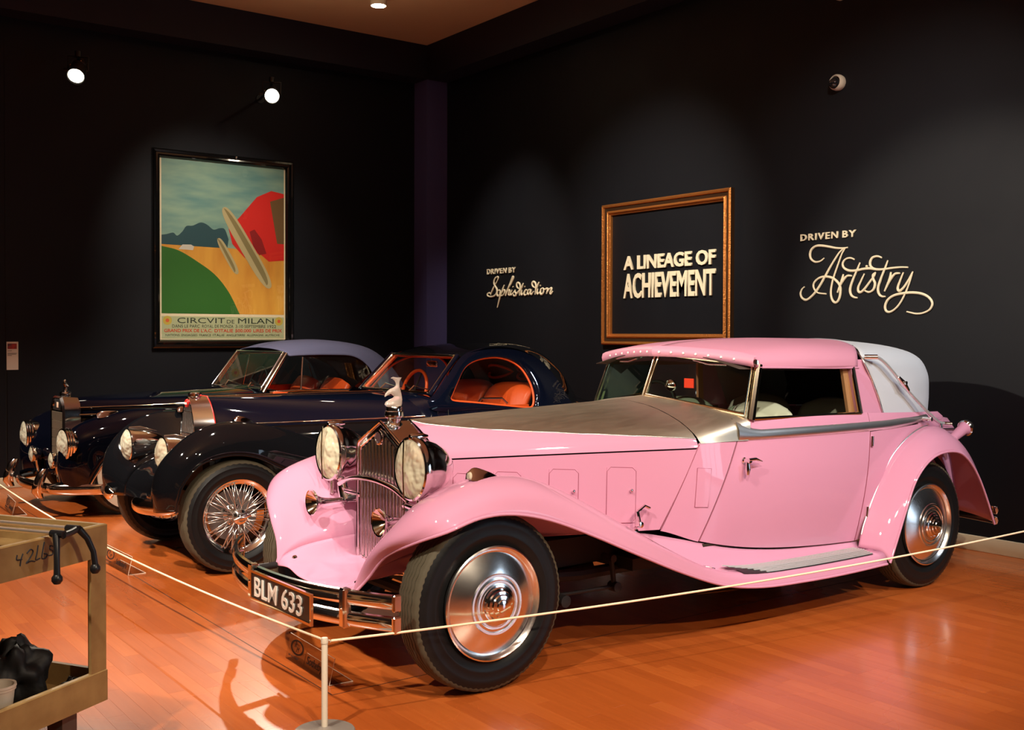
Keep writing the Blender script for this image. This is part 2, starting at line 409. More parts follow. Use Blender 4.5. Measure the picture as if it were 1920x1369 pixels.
ARTISTRY = [[(0.989,2.201),(1.028,2.178),(1.08,2.175),(1.122,2.204),(1.131,2.248),(1.111,2.286),(1.064,2.307),(1.003,2.304),(0.935,2.291),(0.868,2.277),(0.801,2.272),(0.76,2.275)],[(0.789,2.273),(0.834,2.244),(0.884,2.184),(0.933,2.117),(0.984,2.041),(1.043,1.958),(1.103,1.896),(1.164,1.861),(1.209,1.877),(1.227,1.913),(1.214,1.949),(1.187,1.971)],[(0.785,2.269),(0.817,2.223),(0.858,2.127),(0.899,2.024),(0.919,1.933),(0.914,1.876),(0.893,1.841),(0.864,1.833),(0.839,1.861),(0.827,1.909),(0.831,1.965),(0.865,2.008),(0.916,2.038),(0.975,2.048),(1.035,2.04),(1.082,2.009),(1.095,1.974),(1.077,1.938),(1.043,1.915),(0.965,1.905)],[(0.799,2.061),(0.815,2.006),(0.856,1.913)],[(0.848,1.931),(0.815,1.992),(0.766,2.043),(0.717,2.044)],[(0.642,2.147),(0.669,2.09),(0.709,2.009),(0.733,1.941),(0.724,1.892),(0.695,1.871),(0.663,1.865)],[(0.694,2.174),(0.735,2.189),(0.784,2.179),(0.807,2.145),(0.792,2.11),(0.742,2.087),(0.677,2.085),(0.613,2.094),(0.55,2.095),(0.487,2.085),(0.433,2.083),(0.357,2.089),(0.281,2.092),(0.211,2.088)],[(0.442,2.174),(0.48,2.188),(0.523,2.182),(0.546,2.153),(0.546,2.119),(0.522,2.097),(0.479,2.085)],[(0.601,2.056),(0.628,2.006),(0.656,1.952),(0.655,1.918),(0.631,1.91),(0.596,1.937),(0.549,1.99),(0.51,2.035),(0.499,2.062)],[(0.586,2.115),(0.572,2.112)],[(0.499,2.062),(0.522,2.043),(0.518,2.009),(0.502,1.974),(0.517,1.927),(0.556,1.908),(0.596,1.92)],[(0.388,2.151),(0.41,2.098),(0.448,2.013),(0.474,1.939),(0.466,1.892),(0.439,1.871),(0.408,1.869)],[(0.36,2.059),(0.371,2.003),(0.416,1.911)],[(0.408,1.924),(0.371,1.99),(0.326,2.041),(0.281,2.046)],[(0.251,2.051),(0.28,1.986),(0.299,1.934),(0.287,1.91),(0.25,1.932),(0.206,1.99),(0.174,2.048)],[(0.17,2.054),(0.206,1.95),(0.257,1.846),(0.308,1.781),(0.361,1.749),(0.399,1.756),(0.409,1.796),(0.385,1.843),(0.332,1.875),(0.257,1.889),(0.169,1.893),(0.089,1.881),(0.031,1.851),(0.004,1.808),(0.023,1.763),(0.073,1.738),(0.138,1.731),(0.219,1.748)]]
SOPHIST = [[(5.686,2.133),(5.72,2.089),(5.758,2.041)],[(5.758,2.031),(5.784,2.054),(5.823,2.045),(5.827,2.023),(5.779,2.007),(5.715,2.008),(5.66,2.028),(5.631,2.062),(5.639,2.097),(5.678,2.137),(5.695,2.177),(5.669,2.221),(5.623,2.238),(5.606,2.223),(5.635,2.18),(5.678,2.137)],[(5.576,2.08),(5.614,2.071),(5.631,2.033),(5.609,2.01),(5.576,2.026),(5.568,2.065),(5.58,2.08)],[(5.489,2.136),(5.526,2.074),(5.576,1.987),(5.626,1.875)],[(5.568,2.011),(5.518,2.064),(5.485,2.077),(5.476,2.053),(5.509,2.019),(5.555,2.009)],[(5.468,2.014),(5.403,2.108),(5.338,2.203),(5.318,2.228),(5.31,2.206),(5.354,2.145),(5.435,2.071),(5.46,2.008)],[(5.456,2.013),(5.427,2.051),(5.394,2.074),(5.382,2.059),(5.402,2.026),(5.382,2.014),(5.361,2.03)],[(5.337,2.073),(5.361,2.035),(5.353,2.015),(5.321,2.029),(5.273,2.071)],[(5.317,2.11),(5.313,2.106)],[(5.273,2.071),(5.281,2.052),(5.256,2.032),(5.26,2.008),(5.296,2.004),(5.309,2.019)],[(5.26,2.013),(5.216,2.045),(5.177,2.082)],[(5.177,2.082),(5.225,2.093),(5.245,2.122),(5.233,2.151),(5.201,2.149),(5.177,2.12),(5.181,2.073),(5.192,2.006)],[(5.118,2.142),(5.145,2.1),(5.181,2.049)],[(5.145,2.067),(5.157,2.024),(5.141,2.012),(5.113,2.032)],[(5.094,2.105),(5.09,2.103)],[(5.043,2.063),(5.074,2.064),(5.098,2.032),(5.09,2.006),(5.05,2.016)],[(4.988,2.071),(5.019,2.063),(5.039,2.03),(5.019,2.013),(4.988,2.038),(4.973,2.066),(4.981,2.024),(4.961,2.012),(4.927,2.046)],[(4.885,2.082),(4.931,2.097),(4.954,2.126),(4.939,2.152),(4.908,2.148),(4.885,2.119),(4.888,2.063),(4.9,2.008)],[(4.828,2.145),(4.858,2.1),(4.892,2.045)],[(4.85,2.072),(4.862,2.03),(4.846,2.013),(4.82,2.033)],[(4.805,2.107),(4.801,2.105)],[(4.756,2.078),(4.79,2.065),(4.801,2.028),(4.782,2.007),(4.748,2.027),(4.741,2.063),(4.756,2.078)],[(4.737,2.054),(4.696,2.067),(4.663,2.07)],[(4.663,2.07),(4.677,2.038),(4.692,2.011)],[(4.688,2.016),(4.648,2.056),(4.607,2.073),(4.604,2.054),(4.625,2.018),(4.611,2.007),(4.581,2.035)]]
t1 = thing('wall_lettering', (0, 0, 0), 'small cream wall lettering reading Driven by Sophistication, left of the gilt frame', 'lettering')
wtext('capitals', 'DRIVEN', 5.834, 5.44, 2.273, 2.335, t1, .004, .006, 1.25); wtext('capitals', 'BY', 5.395, 5.262, 2.273, 2.335, t1, .004, .006, 1.25); script('script_word', SOPHIST, .0105, t1)
t2 = thing('wall_lettering', (0, 0, 0), 'bold cream wall lettering reading A Lineage of Achievement inside the gilt frame', 'lettering')
wtext('upper_line', 'A LINEAGE OF', 3.427, 2.187, 2.212, 2.352, t2, .006); wtext('lower_line', 'ACHIEVEMENT', 3.427, 2.187, 1.925, 2.176, t2, .004)
t3 = thing('wall_lettering', (0, 0, 0), 'large cream wall lettering reading Driven by Artistry, right of the gilt frame', 'lettering')
wtext('capitals', 'DRIVEN', 1.228, .852, 2.357, 2.413, t3, .004, .006, 1.25); wtext('capitals', 'BY', .808, .680, 2.357, 2.413, t3, .004, .006, 1.25); script('script_word', ARTISTRY, .0095, t3)

# ---- gilt frame
GILT = mat('gilt', (.62, .23, .055), .36, .75); bump(GILT, 70, .9, 4, .006)
GILT2 = mat('dark_gilt', (.05, .022, .009), .45, .3); bump(GILT2, 60, .6)
fr = thing('picture_frame', (XW, 2.85, 1.46), 'empty gilt picture frame around the Lineage of Achievement lettering', 'frame')
yl, yr, zb0, zt0 = .876, -.876, .0, 1.43
prof = [(0, -.0), (0, -.05), (.012, -.062), (.028, -.056), (.034, -.040), (.066, -.034), (.074, -.046), (.084, -.052), (.092, -.046), (.098, -.030), (.108, -.026), (.112, -.012), (.112, 0)]
def moulding(prof, corners, a, b):
    """one mitred side: profile (inset, depth) swept between two corners"""
    (y0, z0, sy0, sz0), (y1, z1, sy1, sz1) = corners
    return [[(d, y0+sy0*i, z0+sz0*i), (d, y1+sy1*i, z1+sz1*i)] for i, d in prof]
cn = [(yl, zb0, -1, 1), (yr, zb0, 1, 1), (yr, zt0, 1, -1), (yl, zt0, -1, -1)]
for k, nm in enumerate(('bottom_rail', 'side_rail', 'top_rail', 'side_rail')):
    rl_ = sharp(grid(nm, moulding(prof, (cn[k], cn[(k+1) % 4]), 0, 1), GILT, fr), 25)
    rl_.data.materials.append(GILT2)
    for p in rl_.data.polygons:
        i = p.index
        if i in (0, 4): p.material_index = 1

# ---- framed poster
pf = thing('framed_poster', ((1.016+2.66)/2, YW, 1.40), 'black-framed colourful motor race poster on the left wall', 'poster')
BF = mat('black_lacquer_frame', (.004, .004, .004), .12, coat=1)
pw_, ph = .822, 2.165
cn = [(-pw_, 0, 1, 1), (pw_, 0, -1, 1), (pw_, ph, -1, -1), (-pw_, ph, 1, -1)]
fp = [(0, 0), (0, -.045), (.015, -.06), (.035, -.055), (.042, -.045), (.06, -.050), (.078, -.042), (.092, -.018), (.092, 0)]
for k, nm in enumerate(('bottom_rail', 'side_rail', 'top_rail', 'side_rail')):
    (a0, b0, p0, q0), (a1, b1, p1, q1) = cn[k], cn[(k+1) % 4]
    sharp(grid(nm, [[(a0+p0*i, d, b0+q0*i), (a1+p1*i, d, b1+q1*i)] for i, d in fp], BF, pf), 20)
PW, PH = 1.464, 2.01; bx0, bz0 = -.732, .078
def art(nm, pts, col, d, rough=.45):
    m_ = mat('print_'+nm+'_%.2f' % col[0], col, rough)
    return obj(nm, [(bx0+u*PW, -.010-d*.0005, bz0+v*PH) for u, v in pts], [tuple(range(len(pts)))], m_, sheet if d else pf, False)
sheet = None
sheet = art('poster_sheet', [(0, 0), (1, 0), (1, 1), (0, 1)], (.80, .66, .44), 0)
def sm(pts, k=5): return [tuple(p) for p in cr(pts, k)]
sky = art('poster_sky', [(.012, .15), (.988, .15), (.988, .992), (.012, .992)], (.20, .33, .27), 1)
nn_, ll_, bb_ = nodes(sky.data.materials[0]); noise_col(sky.data.materials[0], 3, (.13, .27, .25), (.30, .42, .30), 3, (.6, 1, 2.5))
art('poster_ground', [(.012, .15), (.988, .15), (.988, .50), (.5, .523), (.012, .535)], (.72, .30, .035), 2); noise_col(MATS['print_poster_ground_0.72'], 5, (.60, .23, .03), (.80, .40, .06), 5, (1, 1, .25))
art('poster_field', [(.012, .15)]+[(.62, .15)]+sm([(.62, .15), (.53, .275), (.42, .37), (.28, .44), (.14, .495), (.012, .515)]), (.035, .14, .02), 3)
art('poster_trees', [(.012, .525), (.43, .52), (.52, .52)]+sm([(.53, .57), (.50, .625), (.46, .63), (.41, .62), (.36, .645), (.31, .655), (.25, .635), (.20, .63), (.17, .60), (.13, .575), (.10, .59), (.05, .58), (.012, .575)]), (.03, .075, .085), 3)
art('poster_distant_car', [(.14, .502), (.25, .50), (.26, .52), (.235, .53), (.17, .528)], (.62, .55, .45), 4)
art('poster_car_body', [(.53, .63), (.62, .70), (.76, .82), (.88, .862), (.988, .85), (.988, .465), (.86, .455), (.78, .50), (.66, .47), (.56, .545)], (.66, .022, .015), 4)
art('poster_car_grille', [(.87, .80), (.988, .83), (.988, .56), (.93, .56)], (.16, .085, .03), 5)
art('poster_car_shadow', [(.70, .62), (.74, .635), (.80, .58), (.84, .50), (.78, .49), (.73, .54)], (.28, .012, .012), 5)
def wheelart(nm, cx_, cz, L_, w_, ang, d):
    ca, sa = math.cos(ang), math.sin(ang); P = []
    for k in range(28):
        t = 2*pi*k/28; a = L_*math.copysign(abs(math.cos(t))**.6, math.cos(t)); b = w_*math.copysign(abs(math.sin(t))**.8, math.sin(t)); P.append((cx_+(a*ca-b*sa), cz+(a*sa+b*ca)*.73))
    art(nm, P, (.50, .40, .20), d); art(nm+'_edge', [(cx_+(x_-cx_)*.96-.022, cz+(z_-cz)*.95+.004) for x_, z_ in P][:14], (.26, .20, .08), d+1)
wheelart('poster_wheel', .525, .475, .155, .028, math.radians(-60), 5); wheelart('poster_wheel_front', .68, .525, .36, .052, math.radians(-58), 7)
art('poster_title_panel', [(.012, .012), (.988, .012), (.988, .135), (.012, .135)], (.45, .46, .26), 1)
INK = mat('poster_ink', (.035, .045, .03), .5); INKR = mat('poster_red_ink', (.60, .07, .03), .5)
def ptext(s_, u0, u1, v0, v1, m_, b=.0):
    o = text('poster_text', s_, .1, m_, sheet, (0, -.0125, 0), (1, 0, 0), (0, 0, 1), .0003, 1, b); vs_ = o.data.vertices
    xa = min(v.co.x for v in vs_); xb = max(v.co.x for v in vs_); za = min(v.co.z for v in vs_); zc = max(v.co.z for v in vs_)
    for v in vs_: v.co.x = bx0+PW*(u0+(v.co.x-xa)*(u1-u0)/(xb-xa)); v.co.z = bz0+PH*(v0+(v.co.z-za)*(v1-v0)/(zc-za))
ptext('CIRCVIT', .13, .50, .098, .128, INK); ptext('DE', .515, .575, .098, .118, INK); ptext('MILAN', .605, .90, .098, .128, INK)
def pline(words, u0, u1, v0, v1, m_, b=0.):
    n = sum(len(w_) for w_ in words)+len(words)-1; u = u0; k = (u1-u0)/n
    for w_ in words: ptext(w_, u, u+k*len(w_), v0, v1, m_, b); u += k*(len(w_)+1)
pline(['DANS LE PARC', 'ROYAL DE MONZA', '3-10 SEPTEMBRE', '1922'], .09, .92, .073, .090, INK); pline(["GRAND PRIX DE L'A.C.", "D'ITALIE", '500.000', 'LIRES DE PRIX'], .03, .97, .048, .067, INKR, .002); pline(['NATIONS', 'ENGAGEES', 'FRANCE', 'ITALIE', 'ANGLETERRE', 'ALLEMAGNE', 'AUTRICHE'], .04, .95, .026, .038, INK)
for u in (.055, .945): art('poster_seal', [(u+.034*math.cos(a), .112+.034*.73*math.sin(a)) for a in [2*pi*k/20 for k in range(20)]], (.55, .40, .07), 2); art('poster_seal_core', [(u+.014*math.cos(a), .112+.014*.73*math.sin(a)) for a in [2*pi*k/16 for k in range(16)]], (.65, .12, .04), 3)
obj('poster_glazing', [(bx0, -.016, bz0), (bx0+PW, -.016, bz0), (bx0+PW, -.016, bz0+PH), (bx0, -.016, bz0+PH)], [(0, 1, 2, 3)], thin_glass('poster_glazing', (.97, .98, .97)), pf, False)
lathe('hanging_stud', [(0, .012), (.012, .008), (.016, 0)], (.12, -.056, ph-.02), (0, -1, 0), CHROME, pf, 10)

# ---- label card on the left wall
lc = thing('label_card', (-.378, YW, 1.19), 'small white label card pinned at the far left of the wall', 'label')
slab('card', [(-.057, -.004, 0), (.057, -.004, 0), (.057, -.004, .283), (-.057, -.004, .283)], (0, .004, 0), mat('card_white', (.80, .70, .58), .6), lc)
slab('card_photo', [(-.043, -.005, .21), (.043, -.005, .21), (.043, -.005, .265), (-.043, -.005, .265)], (0, .001, 0), mat('card_photo', (.25, .03, .02), .5), lc); noise_col(MATS['card_photo'], 30, (.5, .03, .02), (.05, .04, .04))
for k, (a, b) in enumerate(((.02, .19), (.043, .165), (.04, .155), (.02, .143))): slab('card_line', [(-.043, -.005, b), (-.043+2*a, -.005, b), (-.043+2*a, -.005, b+.004), (-.043, -.005, b+.004)], (0, .001, 0), INK, lc)

# ---- security camera on the right wall
sc_ = thing('security_camera', (XW, .86, 3.62), 'small white dome camera mounted high on the right wall', 'camera')
lathe('housing', [(.062, 0), (.066, .02), (.064, .05), (.052, .066), (.046, .06)], (0, 0, 0), (-1, 0, 0), mat('camera_white', (.72, .62, .50), .4), sc_, 24)
lathe('dome', [(.046, .060), (.040, .085), (.024, .102), (0, .108)], (0, 0, 0), (-1, 0, -.15), mat('camera_dome', (.01, .01, .012), .05, coat=1), sc_, 24)

# ---- spotlights on the left, hung from the soffit
LAMPGLOW = mat('lamp_glow', (1, 1, 1), .5, emit=(1, .88, .66), es=60)
def gallery_spot(loc, aim, label, watts, cone):
    t = thing('spotlight', loc, label, 'spotlight', 'gallery spotlights on the left')
    d = (Vector(aim)-Vector(loc)).normalized(); o_ = Vector((0, 0, 0)); BL = mat('fixture_black', (.006, .006, .006), .4)
    bd = lathe('housing', [(.075, .0), (.082, .004), (.082, -.012), (.072, -.02), (.072, -.16), (.078, -.165), (.078, -.19), (.06, -.20), (.05, -.30), (.03, -.32), (0, -.32)], o_, d, BL, t, 28)
    lathe('lens', [(.072, -.012), (.05, -.006), (0, -.003)], o_, d, LAMPGLOW, t, 28)
    sd = d.cross(Vector((0, 0, 1))).normalized(); c_ = -d*.12
    yk = [c_+sd*.09, c_+sd*.095+Vector((0, 0, .13)), c_-sd*.095+Vector((0, 0, .13)), c_-sd*.09]
    tube('yoke', yk, .010, BL, t, 8)
    tube('wall_arm', [c_+Vector((0, 0, .13)), c_+Vector((.10, .25, .14)), Vector((.22, YW-loc[1], .14))], .014, BL, t, 8)
    lathe('wall_plate', [(0, .012), (.05, .012), (.055, 0)], Vector((.22, YW-loc[1], .14)), (0, -1, 0), BL, t, 20)
    multi('clamp', [lathemesh([(0, .03), (.03, .025), (.03, -.03), (0, -.035)], c_+Vector((0, 0, .16)), (0, 0, 1), 12), tubemesh([c_+sd*.09, c_+sd*.13], .018, 10)], BL, t)
    for k in range(4): 
        b_ = -d*(.172)+sd*(.08*math.cos(k*1.57+.4))+sd.cross(d)*(.08*math.sin(k*1.57+.4)); lathe('bolt', [(0, .006), (.008, .004), (.008, -.004)], b_, sd, CHROME, t, 8)
    p = Vector(loc)+d*.03
    spot(p, aim, watts, cone, .5, (1, .88, .70), .045)
gallery_spot((2.045, 6.2, 4.114), (-1.4, -2.2, .9), 'black stage spotlight above the race poster, glowing toward the viewer', 700, 44)
gallery_spot((.033, 6.2, 4.033), (-1.9, 2.6, .5), 'black stage spotlight farthest left, its lens glowing at an angle', 400, 44)
dl = thing('downlight', (2.83, 5.28, 5.14), 'glowing round downlight hanging at the ceiling', 'ceiling light')
lathe('can', [(0, 0), (.085, 0), (.085, -.14), (.078, -.145), (.078, -.10)], (0, 0, 0), (0, 0, 1), mat('can_white', (.7, .6, .45), .5), dl, 24)
lathe('diffuser', [(.078, -.138), (.05, -.15), (0, -.155)], (0, 0, 0), (0, 0, 1), LAMPGLOW, dl, 24)
sd_ = thing('smoke_detector', (XW, .846, 4.355), 'pale round detector at the very top of the right wall', 'detector')
lathe('detector_body', [(.07, 0), (.07, .025), (.05, .045), (0, .05)], (0, 0, 0), (-1, 0, 0), MATS['camera_white'], sd_, 24)
lathe('detector_cap', [(.03, .046), (.026, .058), (0, .060)], (0, 0, 0), (-1, 0, 0), MATS['camera_white'], sd_, 20)
# ================================================================== pink drophead car
def build_pink():
    T = thing('drophead_car', (0, 0, 0), 'pink and silver vintage drophead car with long bonnet and chrome wheel discs', 'car')
    W = [(-.2, .235), (0, .245), (.5, .36), (1., .495), (1.5, .628), (1.8, .662), (2.3, .69), (2.9, .692), (3.4, .665), (3.8, .60), (4.2, .50)]
    def ys(x, z):
        w_ = pw(W, x); b = max(0, min(1, (x-1.0)/.7))
        return w_+b*pw([(.25, -.045), (.4, -.02), (.6, .004), (.8, .010), (.965, 0), (1.05, -.008), (1.12, -.03)], z)
    ZB = [(0, .56), (.6, .56), (1.2, .548), (1.475, .465), (1.8, .40), (2.2, .358), (2.76, .33), (3.2, .33), (4.2, .40)]
    zb = lambda x: pw(ZB, x)
    def patch(name, m, s, bot, top, nx=14, nz=10, rim=.007, out=0., parent=T):
        """panel of the body side between two edge lines; bot/top: functions u -> (x, z)"""
        rows = []
        for j in range(nz+1):
            v = j/nz; r = []
            for i in range(nx+1):
                u = i/nx; x, z = lerp(bot(u), top(u), v); r.append((x, s*(ys(x, z)+out), z))
            rows.append(r)
        f_ = lambda p: (p[0], p[1]-s*rim, p[2])
        rows = [[f_(r[0])]+r+[f_(r[-1])] for r in rows]; rows = [[f_(p) for p in rows[0]]]+rows+[[f_(p) for p in rows[-1]]]
        return sharp(grid(name, rows, m, parent), 50)
    L2 = lambda a, b: (lambda u: lerp(a, b, u))
    # core: dark inner body seen in the panel gaps and below
    rows = []
    for x in [0, .3, .6, .9, 1.2, 1.5, 1.7]:
        w_ = pw(W, x)-.04; rows.append([(x, y*w_, z) for y, z in ((-1, zb(x)+.01), (-1, .955), (-.6, 1.03), (0, 1.08), (.6, 1.03), (1, .955), (1, zb(x)+.01))])
    grid('inner_body', rows, DARK, T, cv=True, caps=True)
    # bonnet: silver centre and pink flanks, hinged at the groove
    HX = [.055, .3, .6, .9, 1.2, 1.465]
    front = [(0, 1.142), (.10, 1.098), (.185, 1.046), (.232, 1.0), (.246, .968)]
    rear = [(0, 1.197), (.25, 1.166), (.45, 1.106), (.575, 1.038), (.622, .968)]
    def hood_pt(x, u):
        t = (x-.055)/1.41; tw = (pw(W, x)-.246)/(.622-.246)
        a, b = cr(front, 6), cr(rear, 6); k = u*(len(a)-1); i = min(int(k), len(a)-2); q = k-i
        pa, pb = lerp(a[i], a[i+1], q), lerp(b[i], b[i+1], q)
        return pa[0]+(pb[0]-pa[0])*tw, pa[1]+(pb[1]-pa[1])*t
    ue = lambda x: .04+.80*((x-.055)/1.41)**.62
    for s in (-1, 1):
        rs, rp = [], []
        for i in range(29):
            x = .055+1.41*i/28; e = ue(x)
            rs.append([(x, s*hood_pt(x, e*j/8)[0], hood_pt(x, e*j/8)[1]+.0015) for j in range(9)])
            rp.append([(x, s*hood_pt(x, e+(1-e)*j/10)[0], hood_pt(x, e+(1-e)*j/10)[1]) for j in range(11)])
        tag(grid('bonnet_top', rs, SILVER, T), 'brushed silver bonnet centre')
        rp = [r+[(r[-1][0], r[-1][1]-s*.012, r[-1][2]-.001)] for r in rp]
        sharp(grid('bonnet_flank', rp, PINK, T), 50)
        tube('bonnet_bead', [(p[0][0], p[0][1], p[0][2]+.001) for p in rp], .003, SILVERBELT, T, 6)
        # bonnet side, groove to sill
        patch('bonnet_side', PINK, s, lambda u: (.06+1.175*u, .56-.012*u), lambda u: (.06+1.395*u, .960), 30, 8)
        for k, (x0, x1, z0, z1) in enumerate([(.13, .255, .72, .895), (.335, .475, .66, .893), (.625, .78, .62, .892), (.935, 1.095, .60, .888)]):
            vd = patch('vent_door', PINK, s, L2((x0, z0), (x1, z0-.005)), L2((x0+.004, z1), (x1+.004, z1-.008)), 6, 6, .004, .0035)
            SM_ = mat('pink_seam', (.30, .06, .11), .5)
            cn_ = [(x0+.02, z0), (x1-.02, z0-.005), (x1, z0+.015), (x1+.004, z1-.028), (x1-.016, z1-.008), (x0+.024, z1), (x0+.004, z1-.02), (x0, z0+.02)]
            tube('vent_seam', [(a, s*(ys(a, b)+.0030), b) for a, b in cn_], .0016, SM_, vd, 5, True)
            xk, zk = x1-.03, (z0+z1)/2+.02
            lathe('vent_knob', [(.0, .022), (.008, .018), (.009, .012), (.004, .008), (.004, 0)], (xk, s*(ys(xk, zk)+.002), zk), (0, s, 0), CHROME, vd, 12)
        # cowl side, door, rear quarter
        patch('cowl_side', PINK, s, lambda u: (1.245+.222*u, zb(1.245+.222*u)), lambda u: (1.47+.25*u, .992), 8, 10)
        for e0, e1 in (((1.241, .55), (1.466, .985)), ((1.472, .468), (1.724, .985)), ((2.757, .335), (2.866, .985))):
            tube('panel_seam', [(lerp(e0, e1, t/8)[0], s*(ys(*lerp(e0, e1, t/8))+.0002), lerp(e0, e1, t/8)[1]) for t in range(9)], .0022, MATS['pink_seam'], T, 5)
        sv_ = patch('scuttle_vent', PINK, s, L2((1.435, .655), (1.515, .65)), L2((1.45, .862), (1.535, .855)), 4, 5, .004, .0035)
        tube('vent_seam', [(a, s*(ys(a, b)+.0030), b) for a, b in ((1.435, .655), (1.515, .65), (1.535, .855), (1.45, .862))], .0016, MATS['pink_seam'], sv_, 5, True)
        dr = patch('door', PINK, s, lambda u: (1.477+1.275*u, zb(1.477+1.275*u)+.004), lambda u: (1.728+1.135*u, .992), 24, 14)
        patch('door_upper', PINK, s, lambda u: (1.80+1.063*u, 1.045), lambda u: (1.82+1.043*u, 1.102), 16, 3)
        patch('rear_quarter', PINK, s, lambda u: (2.762+.9*u, .335+.10*u), lambda u: (2.868+.93*u, .985+.03*u), 16, 10)
        patch('rear_quarter_upper', PINK, s, lambda u: (2.868+.93*u, 1.03), lambda u: (2.868+.85*u, 1.098-.03*u), 14, 3)
        # silver belt
        rb = []
        for i in range(31):
            x = 1.73+1.80*i/30; zc = .99+.04*max(0, (x-3.0)/.53)**2; hgt = .056 if x > 1.9 else .056+.05*((1.9-x)/.17)**1.5
            if x > 3.2: hgt *= 1-.45*((x-3.2)/.33)
            rb.append([(x, s*(ys(x, zc+d)+o_), zc+d) for d, o_ in ((0, 0), (hgt*.12, .009), (hgt*.35, .015), (hgt*.6, .015), (hgt*.85, .009), (hgt, 0))])
        tag(sharp(grid('belt_moulding', rb, SILVERBELT, T), 50), 'polished silver belt moulding')
        # silver scuttle in front of the windscreen
        net('scuttle', [[(1.472, 0, 1.198), (1.56, 0, 1.204), (1.655, 0, 1.212)], [(1.472, .25, 1.167), (1.58, .26, 1.178), (1.71, .26, 1.185)],
                        [(1.472, .45, 1.107), (1.61, .47, 1.125), (1.765, .48, 1.145)], [(1.472, .575, 1.04), (1.64, .62, 1.066), (1.83, .64, 1.105)],
                        [(1.472, .625, .990), (1.62, .648, .992), (1.80, .668, .992)]], SILVER, T, 6, 5, s)
        # door furniture
        zx, zz = 1.765, .885; yy = s*(ys(zx, zz))
        hd = lathe('door_handle', [(.0, .052), (.012, .05), (.014, .04), (.010, .03), (.012, .012), (.018, .006), (.018, 0)], (zx, yy, zz), (0, s, 0), CHROME, dr, 14)
        tube('handle_lever', [(zx-.012, yy+s*.045, zz+.008), (zx+.04, yy+s*.047, zz+.010), (zx+.105, yy+s*.04, zz-.008)], [.009, .010, .003], CHROME, hd, 8)
        tube('handle_drop', [(zx, yy+s*.03, zz), (zx-.004, yy+s*.034, zz-.045), (zx-.006, yy+s*.032, zz-.075)], [.010, .016, .010], CHROME, hd, 10)
        for zh in (.505, .93):
            tube('door_hinge', [(2.835 if zh < .6 else 2.868, s*(ys(2.8, zh)+.004), zh-.03), (2.84 if zh < .6 else 2.868, s*(ys(2.8, zh)+.006), zh+.03)], .012, CHROME, T, 10)
        # front fender and running board
        Lp = [(-.475, .40, .42), (-.43, .46, .50), (-.405, .57, .61), (-.36, .74, .69), (-.28, .86, .745), (-.12, .875, .79), (.05, .875, .79), (.25, .875, .745), (.5, .875, .65), (.8, .875, .52), (1.1, .872, .395), (1.4, .866, .292), (1.7, .864, .242), (2.05, .862, .224), (2.4, .862, .218), (2.80, .860, .222)]
        Mp = [(-.475, .398, .423), (-.45, .455, .515), (-.44, .56, .625), (-.40, .70, .715), (-.30, .80, .805), (-.12, .82, .868), (.05, .825, .884), (.25, .825, .86), (.5, .825, .76), (.8, .825, .612), (1.1, .826, .468), (1.4, .832, .35), (1.7, .838, .30), (2.05, .838, .284), (2.4, .838, .278), (2.80, .838, .28)]
        Kp = [(-.475, .395, .425), (-.46, .44, .52), (-.45, .52, .62), (-.41, .60, .715), (-.30, .66, .83), (-.12, .68, .90), (.05, .69, .93), (.25, .69, .913), (.5, .69, .815), (.8, .69, .66), (1.1, .70, .505), (1.4, .74, .36), (1.7, .77, .312), (2.05, .77, .297), (2.4, .77, .292), (2.80, .77, .293)]
        Jp = [(-.475, .390, .418), (-.455, .415, .50), (-.43, .46, .59), (-.37, .50, .67), (-.25, .505, .77), (-.1, .515, .84), (.05, .525, .87), (.25, .54, .845), (.5, .56, .755), (.8, .585, .61), (1.1, .62, .468), (1.4, .67, .345), (1.7, .69, .313), (2.05, .69, .300), (2.4, .69, .296), (2.80, .69, .297)]
        Ip = [(-.475, .385, .41), (-.45, .385, .45), (-.40, .37, .48), (-.33, .35, .505), (-.2, .31, .53), (-.08, .285, .545), (.05, .275, .56), (.25, .29, .558), (.5, .345, .553), (.8, .42, .548), (1.1, .50, .538), (1.4, .59, .478), (1.7, .628, .408), (2.05, .645, .362), (2.4, .652, .341), (2.80, .652, .325)]
        rows = netrows([sgn(c, s) for c in (Ip, Jp, Kp, Mp, Lp)], 5, 5)
        def bead(nm, rr, par): tube(nm, [r[-1] for r in rr], .0075, PINK, par, 8)
        rb = grid('front_fender', rows, PINK, T, thick=.004, off=0); bead('fender_bead', rows, rb)
        for k in range(8):
            x0, y_ = 1.56+.030*k, .700+.0178*k
            pts = [(x0+(2.70-x0)*t/10, s*y_, pw([(1.4, .362), (1.7, .317), (2.05, .303), (2.4, .298), (2.8, .298)], x0+(2.70-x0)*t/10)-max(0, y_-.77)*.20+.004) for t in range(11)]
            V, F = [], []
            for p in pts: V += [(p[0], p[1]-.0042, p[2]), (p[0], p[1]-.0026, p[2]+.006), (p[0], p[1]+.0026, p[2]+.006), (p[0], p[1]+.0042, p[2])]
            F = gridfaces(11, 4)+[(0, 1, 2, 3), (40, 41, 42, 43)]
            obj('tread_strip', V, F, mat('strip_aluminium', (.88, .86, .82), .5, .85), rb, False)
        V = []
        for t in range(11):
            x = 1.58+1.12*t/10; z = pw([(1.4, .362), (1.7, .317), (2.05, .303), (2.4, .298), (2.8, .298)], x)
            V += [(x, s*.690, z+.004), (x, s*.77, z+.004), (x, s*.836, z-.009)]
        tag(obj('tread_mat', V, gridfaces(11, 3), RUBBER, rb, False), 'black rubber between chrome strips')
        if s < 0:
            sc = tube('script_badge', [(1.36+.012*i, s*(.715+.010*math.sin(i*2.1)), .375-.0028*i*1.2) for i in range(12)], .0035, CHROME, rb, 6)
